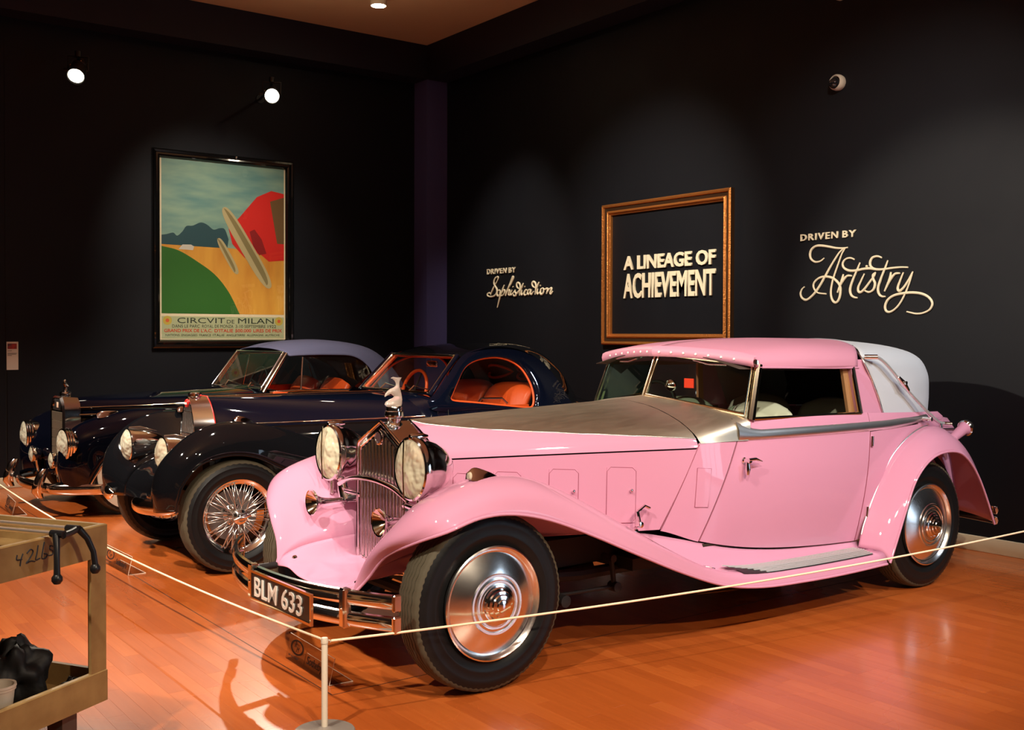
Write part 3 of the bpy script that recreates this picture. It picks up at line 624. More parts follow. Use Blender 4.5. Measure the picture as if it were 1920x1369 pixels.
        # rear fender
        B = [(2.757, .69, .30), (2.80, .69, .42), (2.88, .69, .56), (2.97, .69, .69), (3.08, .69, .82), (3.22, .69, .915), (3.38, .685, .975), (3.55, .67, .985), (3.70, .65, .915), (3.84, .61, .78), (3.96, .57, .60), (4.07, .54, .38)]
        B2 = [(2.775, .75, .295), (2.83, .755, .42), (2.91, .755, .56), (3.0, .755, .695), (3.105, .755, .818), (3.235, .755, .912), (3.385, .75, .968), (3.56, .735, .972), (3.71, .72, .90), (3.845, .70, .768), (3.97, .68, .58), (4.085, .66, .36)]
        K = [(2.80, .815, .285), (2.86, .82, .415), (2.94, .82, .555), (3.03, .82, .685), (3.13, .82, .795), (3.25, .82, .88), (3.39, .82, .925), (3.56, .81, .92), (3.71, .80, .85), (3.84, .79, .73), (3.965, .78, .55), (4.085, .77, .335)]
        Lr = [(2.825, .862, .225), (2.90, .866, .38), (2.975, .868, .53), (3.055, .868, .672), (3.15, .868, .765), (3.26, .868, .822), (3.39, .868, .845), (3.54, .868, .832), (3.66, .867, .768), (3.77, .865, .66), (3.875, .862, .51), (3.975, .86, .335)]
        rows = netrows([sgn(c, s) for c in (B, B2, K, Lr)], 5, 5)
        rf = grid('rear_fender', rows, PINK, T, thick=.004, off=0); tube('fender_bead', [r[-1] for r in rows], .0075, PINK, rf, 8)
        tag(tube('fender_piping', [(r[0][0], r[0][1]+s*.004, r[0][2]+.002) for r in rows[3:34]], .005, SILVERBELT, rf, 6), 'thin silver piping')
        # inner wheel arch
        grid('wheel_arch', [[(3.36+.43*math.cos(a), s*y, .42+.43*math.sin(a)) for y in (.52, .69)] for a in [pi*k/16 for k in range(17)]], DARK, T)
        # rear lamp on its stalk
        rl = tube('rear_lamp', [(3.68, s*.70, .86), (3.76, s*.70, .905), (3.85, s*.70, .945), (3.885, s*.70, .955)], [.035, .030, .036, .05], PINK, T, 14)
        lathe('lamp_bezel', [(.046, -.01), (.054, .0), (.055, .018), (.048, .03), (.03, .045), (0, .05)], (3.885, s*.70, .955), (1, 0, .25), CHROME, rl, 20)
        # sidelight on the front fender crown
        sl = net('sidelight', [[(-.055, .66, .925), (-.02, .66, .925), (.06, .685, .93), (.10, .69, .93)], [(-.05, .665, .955), (-.01, .665, .975), (.05, .687, .955), (.10, .69, .931)], [(-.055, .71, .925), (-.02, .72, .922), (.06, .70, .93), (.10, .69, .93)]], CHROME, T, 5, 6, s)
        lathe('sidelight_lens', [(.0, .012), (.014, .008), (.019, 0)], (-.05, s*.688, .942), (-1, 0, .15), LENS, sl, 14)
        # headlamp
        c = (-.175, s*.41, .955)
        hl = lathe('headlamp', [(.138, .02), (.146, .014), (.148, .0), (.144, -.02), (.138, -.03), (.134, -.05), (.120, -.10), (.092, -.15), (.05, -.19), (.018, -.205), (0, -.208)], c, (-1, 0, .02), CHROME, T, 40)
        lathe('lamp_reflector', [(.135, .006), (.12, -.03), (.08, -.07), (.03, -.09), (0, -.092)], c, (-1, 0, .02), REFLECTOR, hl, 40)
        lathe('lamp_lens', [(.136, .012), (.12, .022), (.08, .034), (.04, .040), (0, .042)], c, (-1, 0, .02), LENS, hl, 40)
        tube('lens_bar', [(c[0]-.047, c[1], c[2]+.134), (c[0]-.052, c[1], c[2]), (c[0]-.047, c[1], c[2]-.134)], .004, NICKEL, hl, 6)
        multi('lamp_crest', [lathemesh([(.0, .02), (.012, .016), (.016, .0), (.016, -.05), (.006, -.08)], (c[0]+.0, c[1], c[2]+.145), (-1, 0, 0), 12)], CHROME, hl)
        multi('lamp_bracket', [tubemesh([(c[0]+.06, c[1], c[2]-.12), (c[0]+.06, c[1]-s*.02, c[2]-.19), (c[0]+.07, c[1]-s*.06, c[2]-.25)], [.024, .030, .045], 12),
                               tubemesh([(c[0]+.02, c[1]+s*.02, c[2]-.14), (c[0]+.02, c[1]+s*.025, c[2]-.22)], .012, 10),
                               tubemesh([(c[0]+.06, c[1], c[2]-.20), (c[0]+.08, c[1]-s*.20, c[2]-.20)], .02, 10)], CHROME, hl)
        # trumpet horn
        hc = (-.315, s*.345, .715)
        hn = lathe('horn', [(.060, .0), (.066, .002), (.064, -.008), (.046, -.024), (.028, -.045), (.018, -.075), (.013, -.12), (.013, -.20), (.017, -.205), (.017, -.235), (.02, -.24), (.02, -.28), (0, -.28)], hc, (-1, 0, 0), CHROME, T, 28)
        lathe('horn_throat', [(.060, .0), (.045, -.018), (.026, -.04), (.012, -.07), (0, -.075)], hc, (-1, 0, 0), NICKEL, hn, 28)
        tube('horn_bracket', [(hc[0]+.2, hc[1], hc[2]), (hc[0]+.21, s*.25, hc[2]+.03)], .014, DARK, hn, 8)
        # windscreen half (V screen)
        P0, P1, P2, P3 = (1.658, s*.012, 1.214), (1.815, s*.625, 1.128), (1.912, s*.595, 1.402), (1.765, s*.012, 1.452)
        inn = [lerp(lerp(P0, P2, .5), p, q) for p, q in zip((P0, P1, P2, P3), (.90, .90, .90, .90))]
        wf = multi('windscreen_frame', [tubemesh([P0, P1, P2, P3], .013, 8, True), tubemesh([(P1[0]+.03, P1[1]+s*.018, P1[2]-.03), (P2[0]+.03, P2[1]+s*.018, P2[2])], .024, 8)], NICKEL, T)
        obj('windscreen_glass', [P0, P1, P2, P3], [(0, 1, 2, 3)], GREENGLASS if s > 0 else GLASS, wf, False)
        tube('wiper', [lerp(lerp(P3, P2, .35), P1, .05), lerp(lerp(P3, P2, .5), P1, .10), lerp(lerp(P3, P2, .72), P1, .07)], .005, CHROME, wf, 6)
        lathe('header_knob', [(0, .03), (.014, .028), (.018, .015), (.012, 0)], (1.905, s*.612, 1.415), (-.3, s, 0), NICKEL, wf, 14)
        # side window: frame and glass
        q = [(1.862, s*.648, 1.105), (2.80, s*.668, 1.098), (2.775, s*.625, 1.375), (1.935, s*.612, 1.385)]
        sw = multi('side_window', [tubemesh([q[0], q[1]], .010, 8), tubemesh([q[1], q[2]], .016, 8), tubemesh([q[3], q[0]], .012, 8)], NICKEL, T)
        obj('side_glass', q, [(0, 1, 2, 3)], GLASS, sw, False)
        tag(slab('window_pillar', [(2.80, s*.658, 1.09), (3.055, s*.652, 1.072), (2.945, s*.645, 1.28), (2.872, s*.626, 1.42), (2.80, s*.620, 1.42), (2.755, s*.628, 1.385)], (0, -s*.03, 0), PINK, T), 'pink rear window pillar')
        slab('pillar_trim', [(2.745, s*.625, 1.10), (2.80, s*.63, 1.10), (2.755, s*.60, 1.38), (2.71, s*.60, 1.38)], (0, -s*.02, 0), mat('tan_trim', (.62, .28, .13), .5), T)
        # folding top, half
        fx = lambda y: 1.735+.165*(y/.62); rx = lambda y: 2.83+.35*(1-(y/.62)**2)
        cs = []
        for y, zf, zm, zr in ((.628, 1.392, 1.378, 1.374), (.618, 1.425, 1.43, 1.425), (.575, 1.452, 1.478, 1.470), (.48, 1.468, 1.512, 1.502), (.25, 1.484, 1.538, 1.532), (0, 1.493, 1.546, 1.541)):
            a, b = fx(y), rx(y)
            cs.append([(a, y, zf), (a+(b-a)*.18, y*1.0, zf+(zm-zf)*.62), (a+(b-a)*.5, y*1.01, zm), (a+(b-a)*.8, y*1.01, (zm+zr)/2+.001), (b, y, zr)])
        net('front_canopy', cs, PINKTOP, T, 5, 4, s, .006)
        tag(tube('drip_rail', [(x_, s*.632, z_) for x_, z_ in ((1.93, 1.388), (2.3, 1.38), (2.6, 1.374), (2.83, 1.372))], .006, PINK, T, 6), 'pink drip rail')
        hd_ = []
        for i in range(13):
            y = .632*i/12; x = fx(y)-.012-.004*i/12; z = 1.468-(.05*(y/.63)**2)
            hd_.append([(x+.02, s*y, z+.035), (x-.004, s*y, z+.025), (x-.012, s*y, z), (x-.004, s*y, z-.028), (x+.03, s*y, z-.03)])
        hb = grid('header_band', hd_, PINKTOP, T)
        for k in range(7):
            y = .05+.078*k; x = fx(y)-.026; z = 1.468-.05*(y/.63)**2-.002
            lathe('stud', [(0, .006), (.005, .005), (.008, 0)], (x, s*y, z), (-1, s*.25, 0), mat('stud_pearl', (.85, .75, .72), .3), hb, 8)
        cs = [[(3.052, .652, 1.073), (3.25, .648, 1.055), (3.45, .628, 1.058), (3.70, .54, 1.055), (3.90, .35, 1.045), (3.97, 0, 1.04)],
              [(3.0, .652, 1.18), (3.22, .646, 1.16), (3.45, .624, 1.165), (3.71, .54, 1.18), (3.93, .35, 1.19), (4.0, 0, 1.19)],
              [(2.935, .645, 1.30), (3.19, .638, 1.29), (3.44, .615, 1.30), (3.71, .53, 1.315), (3.93, .33, 1.325), (4.0, 0, 1.325)],
              [(2.868, .625, 1.422), (3.13, .61, 1.425), (3.40, .575, 1.425), (3.65, .49, 1.425), (3.85, .30, 1.43), (3.92, 0, 1.432)],
              [(2.97, .48, 1.502), (3.18, .46, 1.505), (3.40, .43, 1.495), (3.56, .36, 1.485), (3.70, .2, 1.485), (3.74, 0, 1.487)],
              [(3.18, 0, 1.542), (3.25, 0, 1.543), (3.32, 0, 1.541), (3.4, 0, 1.538), (3.45, 0, 1.535), (3.5, 0, 1.53)]]
        rt = net('rear_canopy', cs, GREYTOP, T, 6, 6, s, .006); tag(rt, 'silver grey rear canopy')
        tube('canopy_piping', cr([cs[i][0][:1]+(s*cs[i][0][1]*1.004,)+cs[i][0][2:] for i in range(5)], 5), .006, SILVERBELT, rt, 6)
        tube('canopy_hem', cr([(p[0], s*(p[1]+.003), p[2]) for p in cs[0][:5]], 5), .006, SILVERBELT, rt, 6)
        # landau iron
        li = [(2.90, .672, 1.435), (2.955, .676, 1.432), (3.03, .68, 1.395), (3.14, .682, 1.315), (3.24, .684, 1.235), (3.38, .686, 1.14), (3.50, .686, 1.065), (3.60, .684, 1.01), (3.70, .68, .992)]
        lr = tube('landau_iron', cr(sgn(li, s), 5), .010, mat('landau_silver', (.80, .80, .80), .38, .7), T, 10)
        for pts, rr in (([(3.15, .686, 1.31), (3.20, .688, 1.27), (3.26, .686, 1.222)], [.012, .021, .012]), ([(3.20, .67, 1.272), (3.20, .715, 1.272)], .012), ([(2.87, .64, 1.435), (2.93, .69, 1.435)], .016), ([(3.66, .66, .992), (3.70, .72, .992)], .016), ([(3.46, .65, 1.035), (3.47, .72, 1.035)], .014), ([(3.62, .69, 1.0), (3.62, .69, .94)], .012)):
            tube('landau_joint', sgn(pts, s), rr, CHROME, lr, 10)
        # seats
        for k, (x, w0) in enumerate(((2.28, .31), (3.0, .31))):
            net('seat_back', [[(x-.06, .04, .45), (x-.03, .03, .9), (x+.02, .05, 1.09), (x+.05, .12, 1.14)], [(x-.10, .2, .45), (x-.08, .2, .9), (x-.02, .2, 1.10), (x+.05, .22, 1.165)], [(x-.10, .42, .45), (x-.08, .42, .9), (x-.02, .42, 1.10), (x+.05, .40, 1.165)], [(x-.06, .59, .45), (x-.03, .60, .9), (x+.02, .57, 1.08), (x+.05, .50, 1.135)]], CREAM, T, 5, 5, s, .08, 1)
            box('seat_cushion', (x-.30, s*.31, .58), (.5, .54, .16), CREAM, T, .05)
    # rear body / luggage box
    rows = []
    for x, w_, zt, zl in ((3.42, .655, 1.06, .40), (3.62, .62, 1.055, .40), (3.85, .56, 1.035, .42), (4.02, .52, 1.015, .45), (4.08, .505, .985, .47)):
        rows.append([(x, -w_, zl), (x, -w_-.01, .7), (x, -w_, zt-.05), (x, -w_+.03, zt-.01), (x, -w_*.5, zt+.005), (x, 0, zt+.008), (x, w_*.5, zt+.005), (x, w_-.03, zt-.01), (x, w_, zt-.05), (x, w_+.01, .7), (x, w_, zl)])
    grid('tail_body', rows, PINK, T, cv=True, caps=True)
    tube('tail_seam', [(3.7, -.606, .95), (3.85, -.573, .945), (4.02, -.532, .935), (4.086, -.515, .93)], .004, DARK, T, 6)
    # floor, interior trim, dash, steering wheel
    box('cabin_floor', (2.6, 0, .43), (2.2, 1.24, .04), INTERIOR, T)
    box('rear_bulkhead', (3.46, 0, .74), (.04, 1.22, .56), INTERIOR, T)
    for s in (-1, 1): box('door_trim', (2.35, s*.625, .76), (1.2, .02, .62), INTERIOR, T)
    net('dashboard', [[(1.74, -.6, 1.10), (1.80, 0, 1.17), (1.74, .6, 1.10)], [(1.82, -.6, 1.06), (1.88, 0, 1.12), (1.82, .6, 1.06)], [(1.83, -.6, .86), (1.88, 0, .86), (1.83, .6, .86)]], INTERIOR, T, 6, 4, 1, .02)
    cs = [[(1.80, y, 1.38+.085*(1-(y/.6)**2)), (2.4, y, 1.365+.155*(1-(y/.6)**2)), (3.0, y, 1.365+.15*(1-(y/.6)**2)), (3.55, y*.85, 1.33+.13*(1-(y/.6)**2))] for y in (-.6, -.35, 0, .35, .6)]
    net('headlining', cs, INTERIOR, T, 5, 4, 1, .004)
    rows = [[(3.58+.17*(1-(y/.55)**2), y, 1.06), (3.62+.17*(1-(y/.55)**2), y, 1.2), (3.55+.17*(1-(y/.55)**2), y, 1.40)] for y in [-.55+.11*i for i in range(11)]]
    grid('rear_lining', rows, INTERIOR, T)
    sw = tube('steering_wheel', [(2.03+.04*math.sin(a), .32+.2*math.cos(a), 1.08+.19*math.sin(a)) for a in [2*pi*k/28 for k in range(28)]], .012, DARK, T, 8, True)
    multi('steering_column', [tubemesh([(2.03, .32, 1.08), (1.75, .32, .98)], .016, 8)]+[tubemesh([(2.03, .32, 1.08), (2.03+.04*math.sin(a), .32+.2*math.cos(a), 1.08+.19*math.sin(a))], .008, 6) for a in (.5, 2.6, 4.7)], DARK, sw)
    tag(box('permit_card', (1.83, -.19, 1.285), (.004, .075, .055), mat('red_card', (.85, .04, .01), .5), T), 'small red card behind the windscreen')
    lathe('fixing_knob', [(0, .04), (.02, .035), (.034, .02), (.034, .0), (.02, -.02)], (1.78, -.10, 1.27), (-1, -.2, 0), CHROME, T, 12)
    # radiator
    X = -.11
    out = [(X, y, z) for y, z in ((-.232, .43), (-.236, .7), (-.236, .99), (-.222, 1.022), (-.04, 1.118), (0, 1.137), (.04, 1.118), (.222, 1.022), (.236, .99), (.236, .7), (.232, .43), (.0, .395))]
    inn = [(X, y, z) for y, z in ((-.202, .455), (-.206, .7), (-.206, .978), (-.196, .998), (-.035, 1.083), (0, 1.10), (.035, 1.083), (.196, .998), (.206, .978), (.206, .7), (.202, .455), (.0, .425))]
    rad = multi('radiator_shell', [ringslab(out, inn, (.165, 0, 0)), tubemesh(out, .009, 8, True), tubemesh(inn, .006, 8, True)], CHROME, T)
    slab('radiator_core', [(X+.05, p[1], p[2]) for p in inn], (.02, 0, 0), DARK, rad)
    for k in range(12):
        y = -.182+.364*k/11; zt = 1.095-.105*abs(y)/.196-.004
        V, F = lathemesh([(.0098, 0), (.0098, zt-.44)], (X+.004, y, .44), (0, 0, 1), 12); obj('radiator_slat', V, F, mat('slat_chrome', (.86, .84, .80), .14, 1), rad)
    bg = multi('radiator_badge', [lathemesh([(.030, .0), (.036, .004), (.036, .010), (.028, .012), (.027, .007), (0, .007)], (X-.004, 0, 1.06), (-1, 0, 0), 24)], CHROME, rad)
    lathe('badge_enamel', [(.026, .0085), (0, .0095)], (X-.004, 0, 1.06), (-1, 0, 0), mat('badge_enamel', (.06, .03, .03), .2), bg, 20)
    lathe('radiator_cap', [(.0, .095), (.036, .095), (.040, .088), (.040, .072), (.046, .068), (.048, .050), (.046, .040), (.036, .034), (.034, .016), (.042, .008), (.05, -.01), (.05, -.03)], (-.035, 0, 1.118), (0, 0, 1), CHROME, rad, 24)
    # glass bird mascot
    def ell(cx_, cz, rx_, ry, z): return [(cx_+rx_*math.cos(a), ry*math.sin(a), z) for a in [2*pi*k/16 for k in range(16)]]
    sec = [(-.038, .040, .028, 1.212), (-.040, .046, .032, 1.221), (-.037, .044, .031, 1.233), (-.027, .036, .026, 1.244), (-.016, .024, .018, 1.253), (-.014, .021, .015, 1.261), (-.022, .027, .018, 1.270), (-.029, .031, .020, 1.280), (-.031, .031, .020, 1.289), (-.027, .025, .017, 1.298), (-.020, .015, .012, 1.305), (-.016, .010, .009, 1.313), (-.016, .010, .008, 1.326), (-.018, .016, .007, 1.338), (-.021, .026, .006, 1.348), (-.022, .030, .005, 1.353)]
    ms = grid('mascot', [ell(a, 0, b, c, z) for a, b, c, z in sec], FROST, T, cv=True, caps=True); tag(ms, 'frosted glass bird head mascot')
    tube('beak', [(-.048, 0, 1.287), (-.066, 0, 1.280), (-.080, 0, 1.270), (-.088, 0, 1.260)], [.014, .011, .007, .002], FROST, ms, 8)
    tube('crest', [(-.022, 0, 1.345), (-.042, 0, 1.352), (-.052, 0, 1.350)], [.008, .005, .002], FROST, ms, 8)
    # headlamp tie bar
    tube('lamp_tie_bar', cr([(-.16, -.34, .80), (-.165, -.2, .845), (-.168, 0, .862), (-.165, .2, .845), (-.16, .34, .80)], 6), .013, CHROME, T, 10)
    # front valance between the fenders
    ed = [(-.475, .386, .41), (-.45, .386, .45), (-.40, .371, .48), (-.33, .351, .505), (-.2, .311, .53), (-.08, .286, .545)]
    zc = [.400, .404, .408, .414, .424, .435]
    net('front_valance', [[(x-.004, -y, z) for x, y, z in ed], [(e[0]-.004, -.26, z+.022) for e, z in zip(ed, zc)], [(e[0]-.006, -.14, z+.002) for e, z in zip(ed, zc)], [(e[0]-.008, 0, z) for e, z in zip(ed, zc)], [(e[0]-.006, .14, z+.002) for e, z in zip(ed, zc)], [(e[0]-.004, .26, z+.022) for e, z in zip(ed, zc)], [(x-.004, y, z) for x, y, z in ed]], PINK, T, 5, 6, 1, .004)
    for s in (-1, 1): lathe('valance_bolt', [(0, .008), (.010, .006), (.014, 0)], (-.415, s*.325, .456), (-.3, -s*.3, 1), CHROME, T, 10)
    # front bumper: two bars, straps, end caps
    def bx(y): return -.735+.24*(abs(y)/.82)**2.2
    for zc in (.472, .382):
        rows = []
        for i in range(41):
            y = -.82+1.64*i/40; x = bx(y); rows.append([(x+.012, y, zc-.031), (x-.004, y, zc-.029), (x-.013, y, zc-.018), (x-.016, y, zc), (x-.013, y, zc+.018), (x-.004, y, zc+.029), (x+.012, y, zc+.031), (x+.018, y, zc+.018), (x+.018, y, zc-.018)])
        tag(grid('bumper_bar', rows, CHROME, T, cv=True, caps=True), 'curved chrome bumper bar')
    for y, hh, z_ in ((-.60, .165, .427), (.075, .165, .427), (-.82, .072, .472), (.82, .072, .472), (-.82, .072, .382), (.82, .072, .382)):
        V, F = boxmesh((bx(y)-.002, y, z_), (.040, .022 if abs(y) > .7 else .044, hh)); o = obj('bumper_strap', V, F, CHROME, T, False); o.modifiers.new('b', 'BEVEL').width = .006
        if abs(y) < .7: lathe('strap_bolt', [(0, .006), (.006, .004), (.008, 0)], (bx(y)-.022, y, .43), (-1, 0, 0), CHROME, o, 8)
    for s in (-1, 1): tube('bumper_iron', [(-.50, s*.36, .42), (-.66, s*.33, .425)], .018, DARK, T, 8)
    # number plate, tilted to follow the bar
    c = Vector((-.758, -.262, .425)); xd = Vector((.03, -1, 0)).normalized(); up_ = Vector((0, 0, 1)); nn = xd.cross(up_)
    def pl(a, b): return c+xd*a+up_*b
    pt = slab('number_plate', [pl(-.29, -.062), pl(.29, -.062), pl(.29, .062), pl(-.29, .062)], -nn*.008, mat('plate_black', (.008, .007, .007), .35), T)
    V, F = ringslab([pl(a, b)+nn*.003 for a, b in ((-.295, -.067), (.295, -.067), (.295, .067), (-.295, .067))], [pl(a, b)+nn*.003 for a, b in ((-.284, -.056), (.284, -.056), (.284, .056), (-.284, .056))], -nn*.012)
    obj('plate_rim', V, F, NICKEL, pt, False)
    PLT = mat('plate_silver', (.80, .74, .64), .35, .3)
    text('plate_letters', 'BLM', .122, PLT, pt, pl(-.258, -.043)+nn*.0015, xd, up_, .003, 1.08, .001, 'LEFT', 1.02); text('plate_numbers', '633', .122, PLT, pt, pl(.020, -.043)+nn*.0015, xd, up_, .003, 1.10, .001, 'LEFT', 1.02)
    # rear bumper
    for zc in (.372, .302):
        rows = []
        for i in range(25):
            y = -.70+1.4*i/24; x = 4.40-.10*(abs(y)/.7)**2.2; rows.append([(x-.010, y, zc-.024), (x+.012, y, zc), (x-.010, y, zc+.024)])
        grid('rear_bumper_bar', rows, CHROME, T, thick=.006)
    for s in (-1, 1): tube('rear_bumper_iron', [(4.0, s*.42, .40), (4.36, s*.42, .34)], .016, DARK, T, 8)
    # chassis below
    ch = []
    for s in (-1, 1):
        V, F = boxmesh((1.95, s*.40, .47), (3.7, .07, .14)); ch.append((V, F))
        ch.append(tubemesh([(.20, s*.47, .40), (.75, s*.47, .36), (1.15, s*.47, .36)], .03, 8))
        ch.append(tubemesh([(-.36, s*.33, .385), (-.1, s*.36, .32), (.25, s*.36, .30), (.9, s*.40, .38)], .03, 8))
    V, F = boxmesh((.45, 0, .42), (.9, .5, .16)); ch.append((V, F)); V, F = boxmesh((2.3, 0, .40), (2.6, 1.22, .06)); ch.append((V, F))
    ch.append(tubemesh([(0, -.66, .36), (0, -.3, .30), (0, .3, .30), (0, .66, .36)], .03, 8)); ch.append(tubemesh([(3.305, -.66, .39), (3.305, .66, .39)], .05, 10))
    multi('chassis', ch, DARK, T)
    multi('steering_linkage', [tubemesh([(.02, -.56, .33), (.62, -.56, .30), (.92, -.56, .295)], .010, 8), tubemesh([(.92, -.56, .295), (.90, -.56, .44)], .013, 8), tubemesh([(.90, -.58, .44), (.90, -.50, .44)], .02, 8), lathemesh([(0, .03), (.026, .026), (.026, -.03), (0, -.034)], (.92, -.56, .295), (0, 1, 0), 10), lathemesh([(0, .05), (.028, .045), (.03, -.05), (0, -.055)], (.55, -.58, .285), (0, 1, 0), 12)], DARK, T)
    fu = multi('bonnet_strut', [tubemesh([(1.05, -.555, .56), (1.06, -.60, .60), (1.065, -.575, .66)], .010, 8), tubemesh([(1.065, -.575, .66), (1.12, -.57, .685), (1.15, -.575, .67)], .009, 8), lathemesh([(0, .02), (.016, .016), (.016, -.012), (0, -.016)], (1.055, -.60, .60), (0, -1, 0), 10), lathemesh([(0, .02), (.018, .014), (.02, -.0)], (1.05, -.57, .555), (0, -1, .3), 10)], CHROME, T)
    # wheels
    def wheel(cx_, cy, s):
        wl = lathe('wheel', [(.236, -.13), (.240, -.02), (.252, .004), (.252, .012), (.246, .016), (.238, .010), (.228, -.004), (.222, -.006), (.16, .022), (.134, .030), (.131, .036), (.122, .036), (.119, .031), (.108, .034), (.105, .040), (.097, .040), (.094, .036), (.086, .038)], (0, 0, 0), (0, -1, 0), ALU, T, 56, 28)
        lathe('hub_cap', [(.088, .034), (.086, .042), (.078, .044), (.074, .053), (.066, .056), (.062, .063), (.050, .066), (.046, .072), (.030, .075), (.026, .080), (.012, .083), (0, .084)], (0, 0, 0), (0, -1, 0), CHROME, wl, 40, 28)
        tyre('tyre', .395, .238, .090, RUBBER, wl).location = (0, .085, 0)
        lathe('brake_drum', [(.0, -.15), (.20, -.15), (.20, -.10), (.0, -.10)], (0, 0, 0), (0, -1, 0), DARK, wl, 24)
        return wl
    w0 = wheel(0, 0, -1); w0.location = (0, -.795, .395)
    for x, s in ((3.305, -1), (0, 1), (3.305, 1)):
        k = copyto(w0, T); k.location = (x, s*.795, .395)
        if s > 0: k.rotation_euler = (0, 0, pi)
    return T
build_pink()
# ================================================================== black and midnight-blue coupe
def hood_loft(name, xs, front, rear, tw, m, T, n=24, s=1, u0=0., u1=1., k=10):
    a, b = cr(front, 6), cr(rear, 6); rows = []
    for i in range(n+1):
        t = i/n; x = xs[0]+(xs[1]-xs[0])*t; e = tw(t); r = []
        for j in range(k+1):
            u = (u0+(u1-u0)*j/k)*(len(a)-1); q = min(int(u), len(a)-2); f_ = u-q
            pa, pb = lerp(a[q], a[q+1], f_), lerp(b[q], b[q+1], f_)
            r.append((x, s*(pa[0]+(pb[0]-pa[0])*e), pa[1]+(pb[1]-pa[1])*t))
        rows.append(r)
    return grid(name, rows, m, T)
def build_coupe():
    T = thing('coupe_car', (0, 2.795, 0), 'black and midnight blue coupe with wire wheels and orange seats, middle of the three cars', 'car')
    front = [(0, 1.118), (.06, 1.105), (.125, 1.03), (.175, .92), (.215, .78), (.225, .60)]
    rear = [(0, 1.112), (.30, 1.09), (.50, 1.03), (.605, .95), (.65, .82), (.655, .50)]
    for s in (-1, 1):
        hood_loft('bonnet_top', (.035, 1.48), front, rear, lambda t: t**.85, NAVY, T, 24, s, 0, .62)
        hood_loft('bonnet_side', (.035, 1.48), front, rear, lambda t: t**.85, BLACK, T, 24, s, .62, 1)
        pts = []
        for i in range(25):
            t = i/24; e = t**.85; pts.append((.035+1.445*t, s*(.185+(.622-.185)*e+.004), .905+(.932-.905)*t))
        sb = tube('bonnet_strip', [(p[0], p[1]+s*.006, p[2]+.025) for p in pts[2:]], .0055, NICKEL, T, 6)
        # fender
        K = [(-.495, .56, .42), (-.505, .56, .58), (-.455, .58, .745), (-.30, .60, .90), (-.10, .61, .978), (.12, .61, .972), (.4, .61, .905), (.7, .61, .79), (1.1, .62, .60), (1.5, .64, .43), (1.9, .66, .335)]
        Lp = [(-.41, .72, .44), (-.40, .735, .52), (-.365, .745, .62), (-.26, .75, .73), (-.08, .75, .775), (.11, .75, .752), (.30, .75, .66), (.6, .75, .52), (1.05, .745, .375), (1.5, .73, .31), (1.9, .72, .29)]
        Mo = [(-.465, .66, .43), (-.475, .67, .56), (-.425, .69, .70), (-.29, .71, .83), (-.09, .715, .895), (.12, .715, .88), (.37, .715, .80), (.68, .715, .68), (1.08, .715, .50), (1.5, .71, .37), (1.9, .705, .315)]
        J = [(-.47, .45, .41), (-.48, .44, .56), (-.42, .44, .70), (-.27, .45, .81), (-.08, .46, .87), (.12, .47, .87), (.4, .50, .82), (.7, .53, .73), (1.1, .57, .58), (1.5, .61, .44), (1.9, .64, .345)]
        I = [(-.43, .28, .42), (-.42, .27, .52), (-.34, .26, .62), (-.2, .25, .68), (-.05, .24, .70), (.12, .25, .70), (.4, .33, .67), (.7, .42, .62), (1.1, .52, .54), (1.5, .60, .43), (1.9, .63, .345)]
        rows = netrows([sgn(c, s) for c in (I, J, K, Mo, Lp)], 5, 5)
        fd = grid('front_fender', rows, BLACK, T, thick=.004, off=0); tube('fender_bead', [r[-1] for r in rows], .006, BLACK, fd, 8)
        # body side, sill to waist
        cs = [[(1.46, .60, 1.0), (1.6, .655, 1.02), (2.0, .672, 1.0), (2.5, .675, .965), (2.9, .665, .93), (3.3, .635, .85)],
              [(1.46, .655, .80), (1.6, .685, .80), (2.0, .70, .78), (2.5, .705, .75), (2.9, .695, .70), (3.3, .66, .64)],
              [(1.46, .65, .36), (1.6, .67, .34), (2.0, .68, .33), (2.5, .68, .33), (2.9, .67, .34), (3.3, .64, .38)]]
        net('body_side', cs, NAVY, T, 5, 6, s)
        tube('door_seam', [(1.66, s*.672, 1.0), (1.655, s*.694, .80), (1.66, s*.68, .36)], .003, DARK, T, 6)
        # tail
        net('tail', [[(3.28, 0, 1.06), (3.6, 0, .96), (4.0, 0, .78), (4.3, 0, .56), (4.42, 0, .36)], [(3.12, .36, 1.02), (3.55, .34, .92), (3.95, .28, .73), (4.22, .2, .52), (4.36, .14, .36)], [(2.84, .655, .95), (3.4, .60, .82), (3.85, .46, .63), (4.12, .32, .46), (4.28, .22, .34)], [(2.84, .67, .40), (3.4, .63, .38), (3.85, .48, .36), (4.1, .33, .34), (4.25, .22, .33)]], BLACK, T, 5, 5, s)
        rows = netrows([sgn(c, s) for c in ([(2.85, .63, .33), (2.95, .63, .60), (3.2, .61, .84), (3.5, .58, .80), (3.85, .50, .58), (4.15, .42, .34)], [(2.88, .72, .33), (3.0, .72, .58), (3.22, .71, .78), (3.5, .69, .74), (3.82, .63, .54), (4.12, .56, .33)], [(2.92, .75, .32), (3.03, .755, .50), (3.25, .755, .66), (3.5, .75, .62), (3.78, .71, .47), (4.05, .65, .32)])], 5, 5)
        grid('rear_fender', rows, BLACK, T, thick=.004)
        # greenhouse side with arched window
        win = [(1.700, 1.082), (1.79, 1.20), (1.885, 1.305), (2.01, 1.362), (2.19, 1.384), (2.33, 1.362), (2.435, 1.297), (2.49, 1.19), (2.505, 1.08), (2.478, .99), (2.38, .985), (2.2, 1.005), (1.95, 1.035), (1.735, 1.058)]
